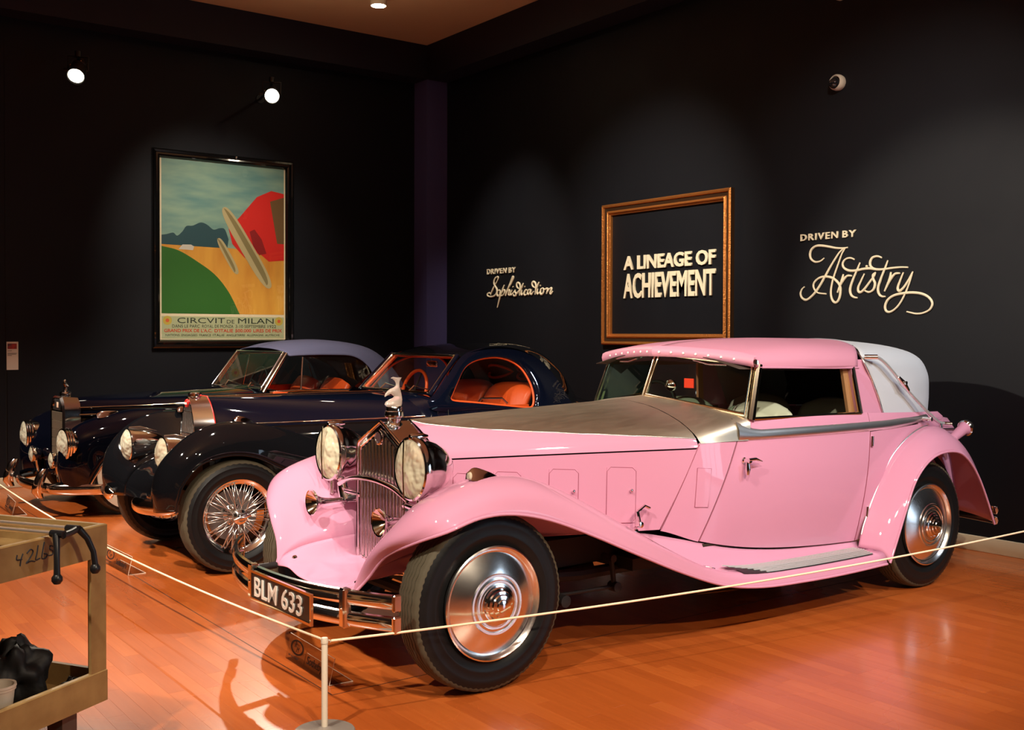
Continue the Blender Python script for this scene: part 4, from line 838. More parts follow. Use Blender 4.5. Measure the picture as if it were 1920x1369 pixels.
        outl = [(1.49, 1.065), (1.66, 1.20), (1.83, 1.355), (1.96, 1.425), (2.19, 1.465), (2.43, 1.445), (2.63, 1.36), (2.75, 1.22), (2.82, 1.08), (2.85, .95), (2.5, .93), (2.2, .955), (1.95, .975), (1.56, .99)]
        yz = lambda z: .672-.172*max(0, (z-.96)/.46)**1.4
        wn, on = cr(win+[win[0]], 4)[:-1], cr(outl+[outl[0]], 4)[:-1]
        rows = [[(x, s*(yz(z)+b), z) for x, z in [lerp(w_, o_, t) for w_, o_ in zip(wn, on)]] for t, b in ((0, -.018), (.0, -.002), (.06, .010), (.4, .014), (.75, .008), (1, 0))]
        sd = sharp(grid('window_surround', rows, NAVY, T, cv=True), 60)
        tag(tube('window_trim', [(x, s*(yz(z)-.016), z) for x, z in [lerp(w_, o_, -.03) for w_, o_ in zip(wn, on)]], .009, ORANGE, sd, 8, True), 'orange leather window trim')
        obj('side_glass', [(x, s*(yz(z)-.012), z) for x, z in wn], [tuple(range(len(wn)))], GLASS, sd, False)
        # roof half
        net('roof', [[(1.85, 0, 1.402), (2.1, 0, 1.455), (2.4, 0, 1.493), (2.65, 0, 1.500), (2.9, 0, 1.46), (3.1, 0, 1.35), (3.25, 0, 1.18), (3.35, 0, 1.03)], [(1.85, .27, 1.401), (2.07, .27, 1.453), (2.32, .27, 1.486), (2.56, .28, 1.486), (2.80, .29, 1.43), (2.98, .32, 1.29), (3.1, .35, 1.13), (3.18, .37, .99)],
                     [(1.855, .42, 1.398), (2.03, .42, 1.443), (2.25, .42, 1.474), (2.49, .42, 1.468), (2.71, .44, 1.40), (2.87, .47, 1.255), (2.97, .51, 1.10), (3.03, .54, .97)], [(1.865, .505, 1.385), (1.98, .502, 1.425), (2.19, .50, 1.463), (2.43, .50, 1.446), (2.63, .53, 1.36), (2.75, .58, 1.22), (2.82, .63, 1.08), (2.86, .66, .95)]], BLACK, T, 5, 5, s)
        # windscreen pillar on this side
        tube('windscreen_pillar', [(1.575, s*.55, 1.10), (1.71, s*.525, 1.25), (1.86, s*.495, 1.40)], [.020, .018, .020], NAVY, T, 10)
        # sidelight, headlamp, bumper blade
        sl = net('sidelight', [[(.03, .53, .975), (.06, .53, .975), (.13, .55, .975), (.18, .56, .965)], [(.03, .56, 1.0), (.06, .56, 1.015), (.12, .56, 1.0), (.18, .56, .966)], [(.03, .59, .975), (.06, .59, .972), (.13, .57, .975), (.18, .56, .965)]], CHROME, T, 4, 6, s)
        c = (-.378, s*.38, .767)
        hl = lathe('headlamp', [(.112, .012), (.119, .008), (.120, -.004), (.117, -.02), (.112, -.07), (.098, -.14), (.072, -.21), (.04, -.27), (.012, -.31), (0, -.315)], c, (-1, 0, .0), CHROME, T, 36)
        lathe('lamp_reflector', [(.112, .0), (.09, -.035), (.05, -.06), (0, -.07)], c, (-1, 0, 0), REFLECTOR, hl, 36)
        lathe('lamp_lens', [(.113, .008), (.10, .022), (.065, .040), (.03, .048), (0, .050)], c, (-1, 0, 0), LENS, hl, 36)
        tube('lamp_fin', [(c[0]-.0, c[1], c[2]+.122), (c[0]+.08, c[1], c[2]+.122), (c[0]+.2, c[1], c[2]+.09)], [.008, .010, .003], CHROME, hl, 8)
        tube('lamp_stem', [(c[0]+.08, c[1], c[2]-.10), (c[0]+.09, c[1]-s*.01, c[2]-.19)], [.03, .045], BLACK, hl, 12)
        rows = []
        for i in range(25):
            t = i/24; y = .235+.39*t; x = -.585+.15*t+.06*(2*t-1)**2; h = .052*math.sqrt(max(.02, 1-(2*t-1)**4)); d = .030*math.sqrt(max(.02, 1-(2*t-1)**4)); z = .448-.01*t
            rows.append([(x-d*math.cos(a)*(1 if math.cos(a) > 0 else .6), s*(y-d*.35*math.cos(a)), z+h*math.sin(a)) for a in [2*pi*k/14 for k in range(14)]])
        bb = grid('bumper_blade', rows, CHROME, T, cv=True, caps=True)
        tube('bumper_iron', [(-.50, s*.42, .445), (-.30, s*.38, .44)], .018, DARK, bb, 8)
    # apron below the grille
    net('front_apron', [[(-.43, y, .42+.02*(1-abs(y)/.28)) for y in (-.28, -.14, 0, .14, .28)], [(-.42, -.27, .52), (-.40, -.14, .54), (-.39, 0, .55), (-.40, .14, .54), (-.42, .27, .52)], [(-.34, -.26, .62), (-.29, -.13, .67), (-.26, 0, .69), (-.29, .13, .67), (-.34, .26, .62)], [(-.2, -.25, .68), (-.13, -.13, .76), (-.10, 0, .80), (-.13, .13, .76), (-.2, .25, .68)], [(.0, -.24, .70), (.0, -.13, .82), (.0, 0, .85), (.0, .13, .82), (.0, .24, .70)]], BLACK, T, 5, 5)
    # horseshoe grille
    hw = lambda z: pw([(.80, .142), (.86, .143), (.94, .128), (1.02, .096), (1.08, .060), (1.12, .015)], z)
    zs = [.80+.32*i/16 for i in range(17)]
    out = [(-.085, -hw(z), z) for z in zs]+[(-.085, hw(z), z) for z in reversed(zs)]
    inn = [(-.085, p[1]*.86, .815+(p[2]-.80)*.93) for p in out]; back = [(.04, p[1]*1.42+(.02 if p[1] > 0 else -.02), .80+(p[2]-.80)*1.0+.002) for p in out]
    n = len(out); V = inn+out+back
    rad = sharp(obj('radiator_shell', V, gridfaces(3, n, False, True), CHROME, T), 30)
    tag(tube('shell_edge', back[1:-1], .004, RED, rad, 6), 'thin red edge line')
    slab('radiator_core', [(-.06, p[1], p[2]) for p in inn], (.01, 0, 0), DARK, rad)
    for k in range(13):
        y = -.108+.216*k/12; zt = max(z for z in zs if hw(z)*.86 >= abs(y)-.002); zt = .815+(zt-.80)*.93
        V, F = lathemesh([(.0055, 0), (.0055, zt-.82)], (-.082, y, .82), (0, 0, 1), 8); obj('grille_bar', V, F, SATIN, rad)
    tube('grille_crossbar', [(-.086, -hw(1.02)*.86, 1.02), (-.086, hw(1.02)*.86, 1.02)], .004, CHROME, rad, 6); tube('grille_crossbar', [(-.086, -.12, .865), (-.086, .12, .865)], .004, CHROME, rad, 6)
    bg = lathe('radiator_badge', [(0, .010), (.026, .008), (.030, .002), (.030, -.006)], (-.088, 0, 1.075), (-1, 0, 0), RED, rad, 20)
    slab('badge_band', [(-.0995, -.026, 1.067), (-.0995, .026, 1.067), (-.0995, .026, 1.083), (-.0995, -.026, 1.083)], (.001, 0, 0), mat('badge_white', (.8, .78, .72), .4), bg)
    lathe('radiator_cap', [(0, .030), (.040, .028), (.048, .018), (.046, .004), (.036, -.006), (.036, -.02)], (-.03, 0, 1.122), (0, 0, 1), CHROME, rad, 20)
    tube('bonnet_hinge', [(.0, 0, 1.118), (.5, 0, 1.118), (1.0, 0, 1.118), (1.48, 0, 1.116)], .006, NICKEL, T, 6)
    # scuttle and windscreen
    net('scuttle', [[(1.475, y, z) for y, z in ((-.62, .93), (-.5, 1.03), (-.3, 1.09), (0, 1.112), (.3, 1.09), (.5, 1.03), (.62, .93))], [(1.60, y, z) for y, z in ((-.665, 1.0), (-.56, 1.075), (-.3, 1.108), (0, 1.118), (.3, 1.108), (.56, 1.075), (.665, 1.0))]], NAVY, T, 5, 4)
    B0, B1, T1, T0 = (1.585, -.53, 1.115), (1.585, .53, 1.115), (1.85, .475, 1.395), (1.85, -.475, 1.395)
    wf = tube('windscreen_frame', [B0, lerp(B0, B1, .03), lerp(B0, B1, .97), B1, lerp(B1, T1, .08), lerp(B1, T1, .92), T1, lerp(T1, T0, .05), lerp(T1, T0, .95), T0, lerp(T0, B0, .08), lerp(T0, B0, .92)], .013, NICKEL, T, 8, True)
    obj('windscreen_glass', [B0, B1, T1, T0], [(0, 1, 2, 3)], GLASS, wf, False)
    q = [(p[0]+.02, p[1]*.94, p[2]*.94+.075) for p in (B0, B1, T1, T0)]
    tag(tube('windscreen_trim', [q[1], q[2], q[3]], .015, ORANGE, wf, 8), 'orange leather inner screen trim')
    for y in (-.25, .2): tube('wiper', [(1.57, y, 1.125), (1.63, y+.02, 1.165), (1.60, y-.28, 1.138)], .005, CHROME, wf, 6)
    # cabin
    box('cabin_floor', (2.2, 0, .50), (1.4, 1.2, .05), INTERIOR, T)
    net('dashboard', [[(1.62, -.56, 1.08), (1.66, 0, 1.10), (1.62, .56, 1.08)], [(1.74, -.58, 1.05), (1.76, 0, 1.06), (1.74, .58, 1.05)], [(1.76, -.58, .85), (1.78, 0, .85), (1.76, .58, .85)]], ORANGE, T, 5, 4)
    for s in (-1, 1):
        net('seat_back', [[(2.30, .05, .55), (2.46, .05, .92), (2.52, .06, 1.05), (2.60, .09, 1.07)], [(2.24, .2, .55), (2.38, .2, .92), (2.46, .2, 1.08), (2.60, .2, 1.10)], [(2.24, .42, .55), (2.38, .42, .92), (2.46, .42, 1.08), (2.60, .42, 1.10)], [(2.30, .58, .55), (2.46, .58, .92), (2.52, .58, 1.05), (2.60, .56, 1.07)]], ORANGE, T, 5, 5, s, .07, 1)
        box('seat_cushion', (2.12, s*.31, .70), (.56, .52, .2), ORANGE, T, .06)
        box('door_trim', (2.05, s*.625, .80), (.80, .03, .42), ORANGE, T, .01)
        tube('door_pull', [(1.98, s*.60, 1.03), (2.02, s*.585, 1.065), (2.22, s*.585, 1.06), (2.26, s*.60, 1.02)], .010, CHROME, T, 8)
        ov = [(3.0-.10*abs(math.sin(a)), s*.21+.15*math.cos(a), 1.24+.055*math.sin(a)) for a in [2*pi*k/20 for k in range(20)]]
        tag(tube('rear_window_rim', [(p[0]-.20, p[1], p[2]) for p in ov], .012, ORANGE, T, 8, True), 'orange rim of a rear window')
    cs = [[(1.90, y*.96, 1.335+.04*(1-(y/.5)**2)), (2.2, y*.94, 1.385+.06*(1-(y/.5)**2)), (2.5, y*.92, 1.34+.11*(1-(y/.5)**2)), (2.66+.12*(1-(y/.5)**2), y*.98, 1.19+.16*(1-(y/.5)**2)), (2.74+.16*(1-(y/.5)**2), y*1.1, 1.0+.1*(1-(y/.5)**2)), (2.76+.16*(1-(y/.5)**2), y*1.2, .6)] for y in (-.48, -.25, 0, .25, .48)]
    net('headlining', cs, mat('brown_lining', (.16, .045, .018), .7), T, 4, 4)
    sw = tube('steering_wheel', [(1.93+.05*math.sin(a), .27+.185*math.cos(a), 1.085+.175*math.sin(a)) for a in [2*pi*k/28 for k in range(28)]], .014, ORANGE, T, 8, True)
    multi('steering_column', [tubemesh([(1.93, .27, 1.085), (1.68, .27, .98)], .018, 8)]+[tubemesh([(1.93, .27, 1.085), (1.93+.05*math.sin(a), .27+.185*math.cos(a), 1.085+.175*math.sin(a))], .008, 6) for a in (.3, 1.87, 3.44, 5.0)], DARK, sw)
    mr = box('rear_view_mirror', (1.90, -.06, 1.325), (.02, .15, .05), CHROME, T, .008); tube('mirror_stalk', [(1.90, -.06, 1.34), (1.88, -.06, 1.395)], .006, CHROME, mr, 6)
    # underbody
    multi('chassis', [boxmesh((1.6, 0, .40), (3.4, .8, .12)), boxmesh((.3, 0, .55), (.7, .4, .25)), tubemesh([(0, -.6, .36), (0, .6, .36)], .035, 10), tubemesh([(3.3, -.6, .37), (3.3, .6, .37)], .05, 10)], DARK, T)
    # wire wheels
    wl = lathe('wheel', [(.225, -.10), (.228, -.03), (.240, -.012), (.246, .0), (.244, .006), (.236, .002), (.226, -.010), (.212, -.016), (.208, -.05), (.212, -.09)], (0, 0, 0), (0, -1, 0), CHROME, T, 56, 30)
    tyre('tyre', .37, .236, .080, RUBBER, wl, 108).location = (0, .062, 0)
    hub = lathe('hub', [(.0, .062), (.022, .060), (.030, .050), (.032, .030), (.048, .022), (.050, .0), (.044, -.01), (.044, -.09), (.07, -.10), (0, -.10)], (0, 0, 0), (0, -1, 0), CHROME, wl, 28)
    tube('knock_off_ear', [(-.06, -.052, -.012), (0, -.056, 0), (.06, -.052, .012)], [.008, .016, .008], CHROME, wl, 8)
    lathe('brake_drum', [(0, -.14), (.17, -.14), (.17, -.11), (0, -.11)], (0, 0, 0), (0, -1, 0), mat('drum_grey', (.25, .22, .2), .35, .8), wl, 28)
    sm_ = []
    for kk, (yr, yh, tw_) in enumerate(((.010, -.018, .42), (.03, .06, -.38), (.012, .03, .30))):
        V, F = tubemesh([(.046, yh, 0), (.216*math.cos(tw_), yr, .216*math.sin(tw_))], .0030, 5); me = obj('spoke', V, F, SATIN, wl); sm_.append(me)
    w0 = wl; w0.location = (0, -.727, .37)
    spokes = []
    for kk, base_ in enumerate(sm_):
        for i in range(20):
            sp = base_ if i == 0 else base_.copy()
            if i: COL.objects.link(sp); sp.parent = wl
            sp.rotation_euler = (0, 2*pi*(i+.33*kk)/20, 0)
            if i % 2: sp.scale = (1, 1, -1)
    for x, s in ((0, 1), (3.3, -1), (3.3, 1)):
        k = copyto(w0, T); k.location = (x, s*.727, .37)
        if s > 0: k.rotation_euler = (0, 0, pi)
build_coupe()

# ================================================================== dark blue convertible
def build_convertible():
    T = thing('convertible_car', (.02, 5.5, 0), 'dark convertible with slate fabric roof and upright chrome grille, farthest of the three cars', 'car', None, math.radians(3))
    front = [(0, .985), (.07, .982), (.135, .955), (.165, .90), (.175, .80), (.18, .55)]
    rear = [(0, 1.055), (.28, 1.04), (.47, 1.0), (.58, .94), (.62, .84), (.63, .50)]
    for s in (-1, 1):
        hood_loft('bonnet', (-.20, 1.34), front, rear, lambda t: t**.9, DARKBLUE, T, 24, s)
        for zz, w0_, w1_, r_ in ((.90, .172, .605, .007), (.835, .182, .62, .010)):
            tube('bonnet_strip', [(-.20+1.54*t, s*(w0_+(w1_-w0_)*t**.9+.004), zz+.03*t) for t in [i/20 for i in range(21)]], r_, NICKEL, T, 6)
        K = [(-.47, .58, .26), (-.50, .58, .45), (-.47, .59, .64), (-.36, .60, .775), (-.16, .61, .85), (.12, .62, .90), (.45, .63, .895), (.8, .645, .85), (1.2, .66, .78), (1.6, .68, .70), (2.1, .695, .62), (2.6, .70, .56)]
        Lp = [(-.30, .735, .23), (-.285, .745, .29), (-.245, .755, .37), (-.17, .76, .475), (-.05, .765, .575), (.10, .765, .62), (.27, .765, .56), (.42, .765, .40), (.60, .765, .30), (1.2, .75, .27), (2.0, .74, .27), (2.6, .74, .28)]
        Mo = [(-.41, .68, .24), (-.435, .69, .42), (-.40, .70, .57), (-.30, .715, .69), (-.12, .725, .76), (.12, .73, .80), (.42, .735, .76), (.75, .74, .66), (1.0, .74, .58), (1.4, .74, .50), (2.05, .74, .45), (2.6, .745, .43)]
        J = [(-.43, .42, .27), (-.45, .42, .45), (-.41, .43, .62), (-.29, .45, .735), (-.1, .47, .80), (.12, .49, .83), (.45, .53, .82), (.8, .57, .79), (1.2, .61, .75), (1.6, .65, .70), (2.1, .67, .65), (2.6, .68, .60)]
        I = [(-.32, .17, .28), (-.30, .17, .45), (-.26, .17, .60), (-.18, .18, .68), (-.05, .21, .73), (.12, .26, .76), (.45, .36, .78), (.8, .46, .79), (1.2, .57, .80), (1.6, .63, .78), (2.1, .65, .74), (2.6, .66, .70)]
        rows = netrows([sgn(c, s) for c in (I, J, K, Mo, Lp)], 5, 5)
        fd = grid('front_fender', rows, DARKBLUE, T, thick=.004, off=0)
        tag(tube('arch_trim', [r[-1] for r in rows[:45]], .010, CHROME, fd, 8), 'chrome wheel arch trim')
        net('body_side', [[(1.30, .60, 1.0), (1.7, .66, 1.01), (2.2, .685, 1.0), (2.7, .68, .98), (3.2, .64, .95), (3.7, .50, .86), (4.1, .25, .66)], [(1.30, .64, .80), (1.7, .69, .80), (2.2, .71, .78), (2.7, .71, .76), (3.2, .68, .73), (3.7, .56, .64), (4.15, .3, .5)], [(1.30, .64, .30), (1.7, .69, .30), (2.2, .70, .30), (2.7, .70, .30), (3.2, .67, .32), (3.7, .55, .34), (4.1, .3, .36)]], DARKBLUE, T, 5, 6, s)
        tube('waist_strip', [(1.42, s*.62, 1.005), (1.7, s*.662, 1.015), (2.2, s*.688, 1.005), (2.7, s*.684, .985), (3.1, s*.65, .96)], .011, CHROME, T, 8)
        # lamps
        c = (-.455, s*.575, .615)
        hl = lathe('headlamp', [(.132, .014), (.142, .010), (.146, .0), (.140, -.012), (.144, -.022), (.138, -.034), (.142, -.046), (.136, -.06), (.13, -.16)], c, (-1, s*.06, 0), CHROME, T, 36)
        lathe('lamp_reflector', [(.131, .0), (.10, -.04), (.05, -.065), (0, -.07)], c, (-1, s*.06, 0), REFLECTOR, hl, 36)
        lathe('lamp_lens', [(.133, .010), (.11, .022), (.06, .036), (0, .041)], c, (-1, s*.06, 0), LENS, hl, 36)
        c = (-.47, s*.30, .465)
        fl = lathe('fog_lamp', [(.066, .012), (.072, .008), (.074, 0), (.070, -.02), (.055, -.05), (.03, -.075), (0, -.085)], c, (-1, 0, 0), CHROME, T, 28)
        lathe('lamp_lens', [(.066, .008), (.04, .02), (0, .024)], c, (-1, 0, 0), LENS, fl, 28)
        tube('lamp_bracket', [(c[0]+.04, c[1], c[2]-.05), (c[0]+.06, c[1], c[2]-.19)], .016, CHROME, fl, 8)
        net('sidelight', [[(-.20, .60, .84), (-.15, .60, .845), (-.06, .615, .865), (.0, .62, .88)], [(-.20, .625, .875), (-.15, .625, .895), (-.06, .625, .893), (.0, .622, .882)], [(-.20, .655, .84), (-.15, .655, .84), (-.06, .635, .865), (.0, .625, .88)]], CHROME, T, 4, 6, s)
        # overrider
        ot = [(-.61, .455, .17), (-.635, .455, .22), (-.63, .455, .28), (-.61, .455, .33), (-.59, .455, .38), (-.57, .455, .415)]
        rows = [[(x+.045*math.cos(a)*(.7 if i in (0, 5) else 1), s*(y+.040*math.sin(a)*(.7 if i in (0, 5) else 1)), z) for a in [2*pi*k/14 for k in range(14)]] for i, (x, y, z) in enumerate(ot)]
        grid('overrider', rows, CHROME, T, cv=True, caps=True)
        # screen, top, side window
        net('fabric_top', [[(1.60, 0, 1.425), (1.8, 0, 1.475), (2.15, 0, 1.502), (2.5, 0, 1.48), (2.8, 0, 1.41), (3.05, 0, 1.25), (3.2, 0, 1.02)], [(1.61, .28, 1.415), (1.8, .28, 1.462), (2.15, .28, 1.488), (2.5, .28, 1.462), (2.78, .28, 1.385), (3.0, .28, 1.22), (3.15, .3, 1.0)], [(1.63, .48, 1.39), (1.82, .48, 1.425), (2.12, .48, 1.445), (2.42, .48, 1.425), (2.66, .49, 1.34), (2.86, .51, 1.18), (3.0, .54, .99)], [(1.66, .565, 1.345), (1.83, .575, 1.352), (2.1, .58, 1.352), (2.36, .585, 1.335), (2.52, .60, 1.24), (2.60, .62, 1.10), (2.65, .64, 1.0)]], BLUETOP, T, 5, 5, s, .006)
        tube('windscreen_pillar', [(1.38, s*.57, 1.0), (1.52, s*.55, 1.2), (1.645, s*.53, 1.372)], [.020, .017, .017], NICKEL, T, 8)
        q = [(1.74, s*.645, 1.02), (2.60, s*.65, 1.0), (2.50, s*.60, 1.24), (2.33, s*.588, 1.33), (1.79, s*.588, 1.335)]
        sw = multi('side_window', [tubemesh([q[0], q[4]], .009, 8), tubemesh([q[2], (2.58, s*.63, 1.04)], .007, 8)], CHROME, T)
        obj('side_glass', q, [(0, 1, 2, 3, 4)], GLASS, sw, False)
        obj('vent_glass', [(1.46, s*.60, 1.02), q[0], q[4], (1.66, s*.57, 1.34)], [(0, 1, 2, 3)], GLASS, sw, False)
        net('seat_back', [[(2.18, .05, .6), (2.26, .05, .95), (2.32, .07, 1.07)], [(2.12, .2, .6), (2.2, .2, .95), (2.30, .2, 1.11)], [(2.12, .42, .6), (2.2, .42, .95), (2.30, .42, 1.11)], [(2.18, .58, .6), (2.26, .58, .95), (2.32, .56, 1.06)]], ORANGE, T, 5, 5, s, .07, 1)
        box('seat_cushion', (2.0, s*.31, .70), (.5, .52, .2), ORANGE, T, .06)
        box('door_trim', (2.0, s*.635, .82), (1.1, .03, .38), ORANGE, T, .01)
    B0, B1, T1, T0 = (1.36, -.56, 1.03), (1.36, .56, 1.03), (1.62, .51, 1.38), (1.62, -.51, 1.38)
    wf = tube('windscreen_frame', [B0, lerp(B0, B1, .03), lerp(B0, B1, .97), B1, lerp(B1, T1, .08), lerp(B1, T1, .92), T1, lerp(T1, T0, .05), lerp(T1, T0, .95), T0, lerp(T0, B0, .08), lerp(T0, B0, .92)], .013, CHROME, T, 8, True)
    obj('windscreen_glass', [B0, B1, T1, T0], [(0, 1, 2, 3)], GLASS, wf, False)
    for y in (-.3, .22): tube('wiper', [(1.35, y, 1.045), (1.40, y+.03, 1.09), (1.375, y-.3, 1.06)], .005, CHROME, wf, 6)
    net('scuttle', [[(1.335, y, z) for y, z in ((-.60, .93), (-.47, 1.0), (-.28, 1.04), (0, 1.055), (.28, 1.04), (.47, 1.0), (.60, .93))], [(1.40, y, z) for y, z in ((-.62, .99), (-.5, 1.025), (-.28, 1.05), (0, 1.06), (.28, 1.05), (.5, 1.025), (.62, .99))]], DARKBLUE, T, 5, 4)
    net('dashboard', [[(1.40, -.56, 1.03), (1.42, 0, 1.05), (1.40, .56, 1.03)], [(1.54, -.58, 1.0), (1.56, 0, 1.02), (1.54, .58, 1.0)], [(1.55, -.58, .8), (1.57, 0, .8), (1.55, .58, .8)]], INTERIOR, T, 5, 4)
    box('cabin_floor', (2.1, 0, .48), (1.6, 1.24, .05), INTERIOR, T)
    net('headlining', [[(1.68, y, 1.34+.05*(1-(y/.56)**2)), (2.1, y, 1.35+.10*(1-(y/.56)**2)), (2.5, y, 1.31+.10*(1-(y/.56)**2)), (2.85, y, 1.1+.15*(1-(y/.56)**2)), (2.95, y, .7)] for y in (-.56, -.3, 0, .3, .56)], mat('brown_lining', (.16, .045, .018), .7), T, 4, 4)
    net('boot_lid', [[(2.9, y, .99) for y in (-.62, 0, .62)], [(3.3, y, .96+.05*(1-abs(y)/.6)) for y in (-.62, 0, .62)], [(3.8, y, .80+.04*(1-abs(y)/.46)) for y in (-.46, 0, .46)], [(4.12, y, .62) for y in (-.22, 0, .22)]], DARKBLUE, T, 4, 4)
    sw = tube('steering_wheel', [(1.74+.05*math.sin(a), .28+.19*math.cos(a), 1.03+.18*math.sin(a)) for a in [2*pi*k/28 for k in range(28)]], .012, DARK, T, 8, True)
    multi('steering_column', [tubemesh([(1.74, .28, 1.03), (1.5, .28, .93)], .018, 8)]+[tubemesh([(1.74, .28, 1.03), (1.74+.05*math.sin(a), .28+.19*math.cos(a), 1.03+.18*math.sin(a))], .008, 6) for a in (.3, 1.87, 3.44, 5.0)], DARK, sw)
    # grille
    g = sharp(grid('grille_shell', [[(-.345, y, z) for y, z in ((-.168, .46), (-.172, .86), (-.15, .93), (-.10, .985), (.10, .985), (.15, .93), (.172, .86), (.168, .46))], [(-.325, y, z) for y, z in ((-.182, .455), (-.186, .87), (-.162, .945), (-.108, 1.0), (.108, 1.0), (.162, .945), (.186, .87), (.182, .455))], [(-.19, y, z) for y, z in ((-.182, .455), (-.186, .87), (-.162, .94), (-.10, .985), (.10, .985), (.162, .94), (.186, .87), (.182, .455))]], CHROME, T, cv=True), 25)
    for k in range(5):
        z0 = .465+.080*k; slab('grille_panel', [(-.338, -.160, z0), (-.338, .160, z0), (-.338, .160, z0+.076), (-.338, -.160, z0+.076)], (.012, 0, 0), mat('grille_nickel', (.62, .50, .36), .42, 1), g, .003)
    box('grille_header', (-.335, 0, .925), (.02, .20, .10), DARK, g, .006)
    lathe('grille_badge', [(0, .012), (.03, .010), (.04, .002), (.04, -.01)], (-.345, .075, .945), (-1, 0, .1), CHROME, g, 20); box('badge_plate', (-.347, -.045, .925), (.006, .05, .05), mat('badge_cream', (.7, .5, .36), .4), g, .004)
    ms = lathe('mascot_base', [(0, .07), (.014, .068), (.018, .05), (.045, .035), (.052, .02), (.05, .0), (.03, -.02)], (-.265, 0, 1.0), (0, 0, 1), CHROME, T, 20)
    tag(tube('mascot', [(-.265, 0, 1.06), (-.262, 0, 1.085), (-.268, 0, 1.105), (-.275, 0, 1.12), (-.270, 0, 1.138), (-.27, 0, 1.15)], [.018, .014, .020, .012, .013, .003], CHROME, ms, 10), 'small chrome figure mascot')
    tube('mascot_wing', [(-.25, -.035, 1.085), (-.262, 0, 1.11), (-.25, .035, 1.085)], [.004, .012, .004], CHROME, ms, 8)
    net('front_apron', [[(-.32, y, .28) for y in (-.17, 0, .17)], [(-.33, y, .40) for y in (-.17, 0, .17)], [(-.29, y, .50) for y in (-.17, 0, .17)]], DARKBLUE, T, 4, 4)
    rows = []
    for i in range(41):
        y = -.80+1.6*i/40; x = -.60+.06*(abs(y)/.5)**2 if abs(y) < .5 else -.54+.34*((abs(y)-.5)/.3)**1.7
        rows.append([(x-.030*math.cos(a), y, .245+.045*math.sin(a)) for a in [2*pi*k/12 for k in range(12)]])
    grid('bumper_bar', rows, CHROME, T, cv=True, caps=True)
    for s in (-1, 1): tube('bumper_iron', [(-.54, s*.45, .25), (-.25, s*.40, .30)], .02, DARK, T, 8)
    multi('chassis', [boxmesh((1.7, 0, .38), (3.6, .9, .12)), tubemesh([(0, -.6, .35), (0, .6, .35)], .04, 10), tubemesh([(3.0, -.6, .35), (3.0, .6, .35)], .05, 10)], DARK, T)
    wl = lathe('wheel', [(.215, -.12), (.218, -.02), (.222, .0), (.214, .006), (.20, -.01), (.14, .012), (.11, .016)], (0, 0, 0), (0, -1, 0), DARKBLUE, T, 40, 30)
    lathe('hub_cap', [(.112, .014), (.108, .03), (.08, .05), (.04, .062), (0, .066)], (0, 0, 0), (0, -1, 0), CHROME, wl, 32)
    tyre('tyre', .355, .215, .082, RUBBER, wl, 96).location = (0, .072, 0)
    tag(lathe('whitewall', [(.222, .004), (.235, .0125), (.275, .0145), (.312, .0120)], (0, 0, 0), (0, -1, 0), WHITEWALL, wl, 48), 'cream whitewall band')
    wl.location = (.08, -.735, .355)
    for x, s in ((.08, 1), (3.05, -1), (3.05, 1)):
        k = copyto(wl, T); k.location = (x, s*.735, .355)
        if s > 0: k.rotation_euler = (0, 0, pi)
build_convertible()
# ================================================================== barrier, signs, cart
POSTM = mat('stanchion_paint', (.62, .54, .42), .45); ROPE = mat('cord_cream', (.85, .70, .48), .7); bump(ROPE, 300, .4)
sx_, sy_ = -.80, -.78
sn = thing('stanchion', (sx_, sy_, 0), 'short cream barrier post with round base in front of the pink car', 'barrier post')
lathe('base', [(0, 0), (.118, 0), (.120, .004), (.116, .009), (.03, .016), (.014, .024), (0, .024)], (0, 0, 0), (0, 0, 1), mat('stanchion_base', (.34, .30, .26), .4, .4), sn, 40)
lathe('post', [(.0125, .015), (.0125, .365), (.010, .372), (0, .373)], (0, 0, 0), (0, 0, 1), POSTM, sn, 16)
lathe('post_cap', [(.0145, .352), (.0145, .366), (.012, .374), (0, .375)], (0, 0, 0), (0, 0, 1), POSTM, sn, 16)
tube('cord_eye', [(.012, -.0, .362), (.022, -.003, .360), (.024, 0, .352)], .003, POSTM, sn, 6)
def cord(a, b, sag, label):
    P = [tuple(lerp(a, b, i/24)[:2])+(lerp(a, b, i/24)[2]-sag*4*(i/24)*(1-i/24),) for i in range(25)]
    return tag(tube('barrier_cord', P, .0052, ROPE, None, 8), label, 'cord')
cord((sx_+.026, sy_-.004, .358), (4.62, -1.624, .546), .072, 'thin cream barrier cord stretched along the side of the pink car')
cord((sx_-.003, sy_+.022, .364), (-.975, 7.02, .49), .135, 'thin cream barrier cord running past the fronts of the cars')
def stake(x, y, nm): 
    t = thing('stanchion', (x, y, 0), nm, 'barrier post')
    lathe('base', [(0, 0), (.118, 0), (.120, .004), (.116, .009), (.03, .016), (.014, .024), (0, .024)], (0, 0, 0), (0, 0, 1), MATS['stanchion_base'], t, 32); lathe('post', [(.0125, .015), (.0125, .365), (.010, .372), (0, .373)], (0, 0, 0), (0, 0, 1), POSTM, t, 14)
SERIF = mat('sign_ink', (.015, .012, .012), .5)
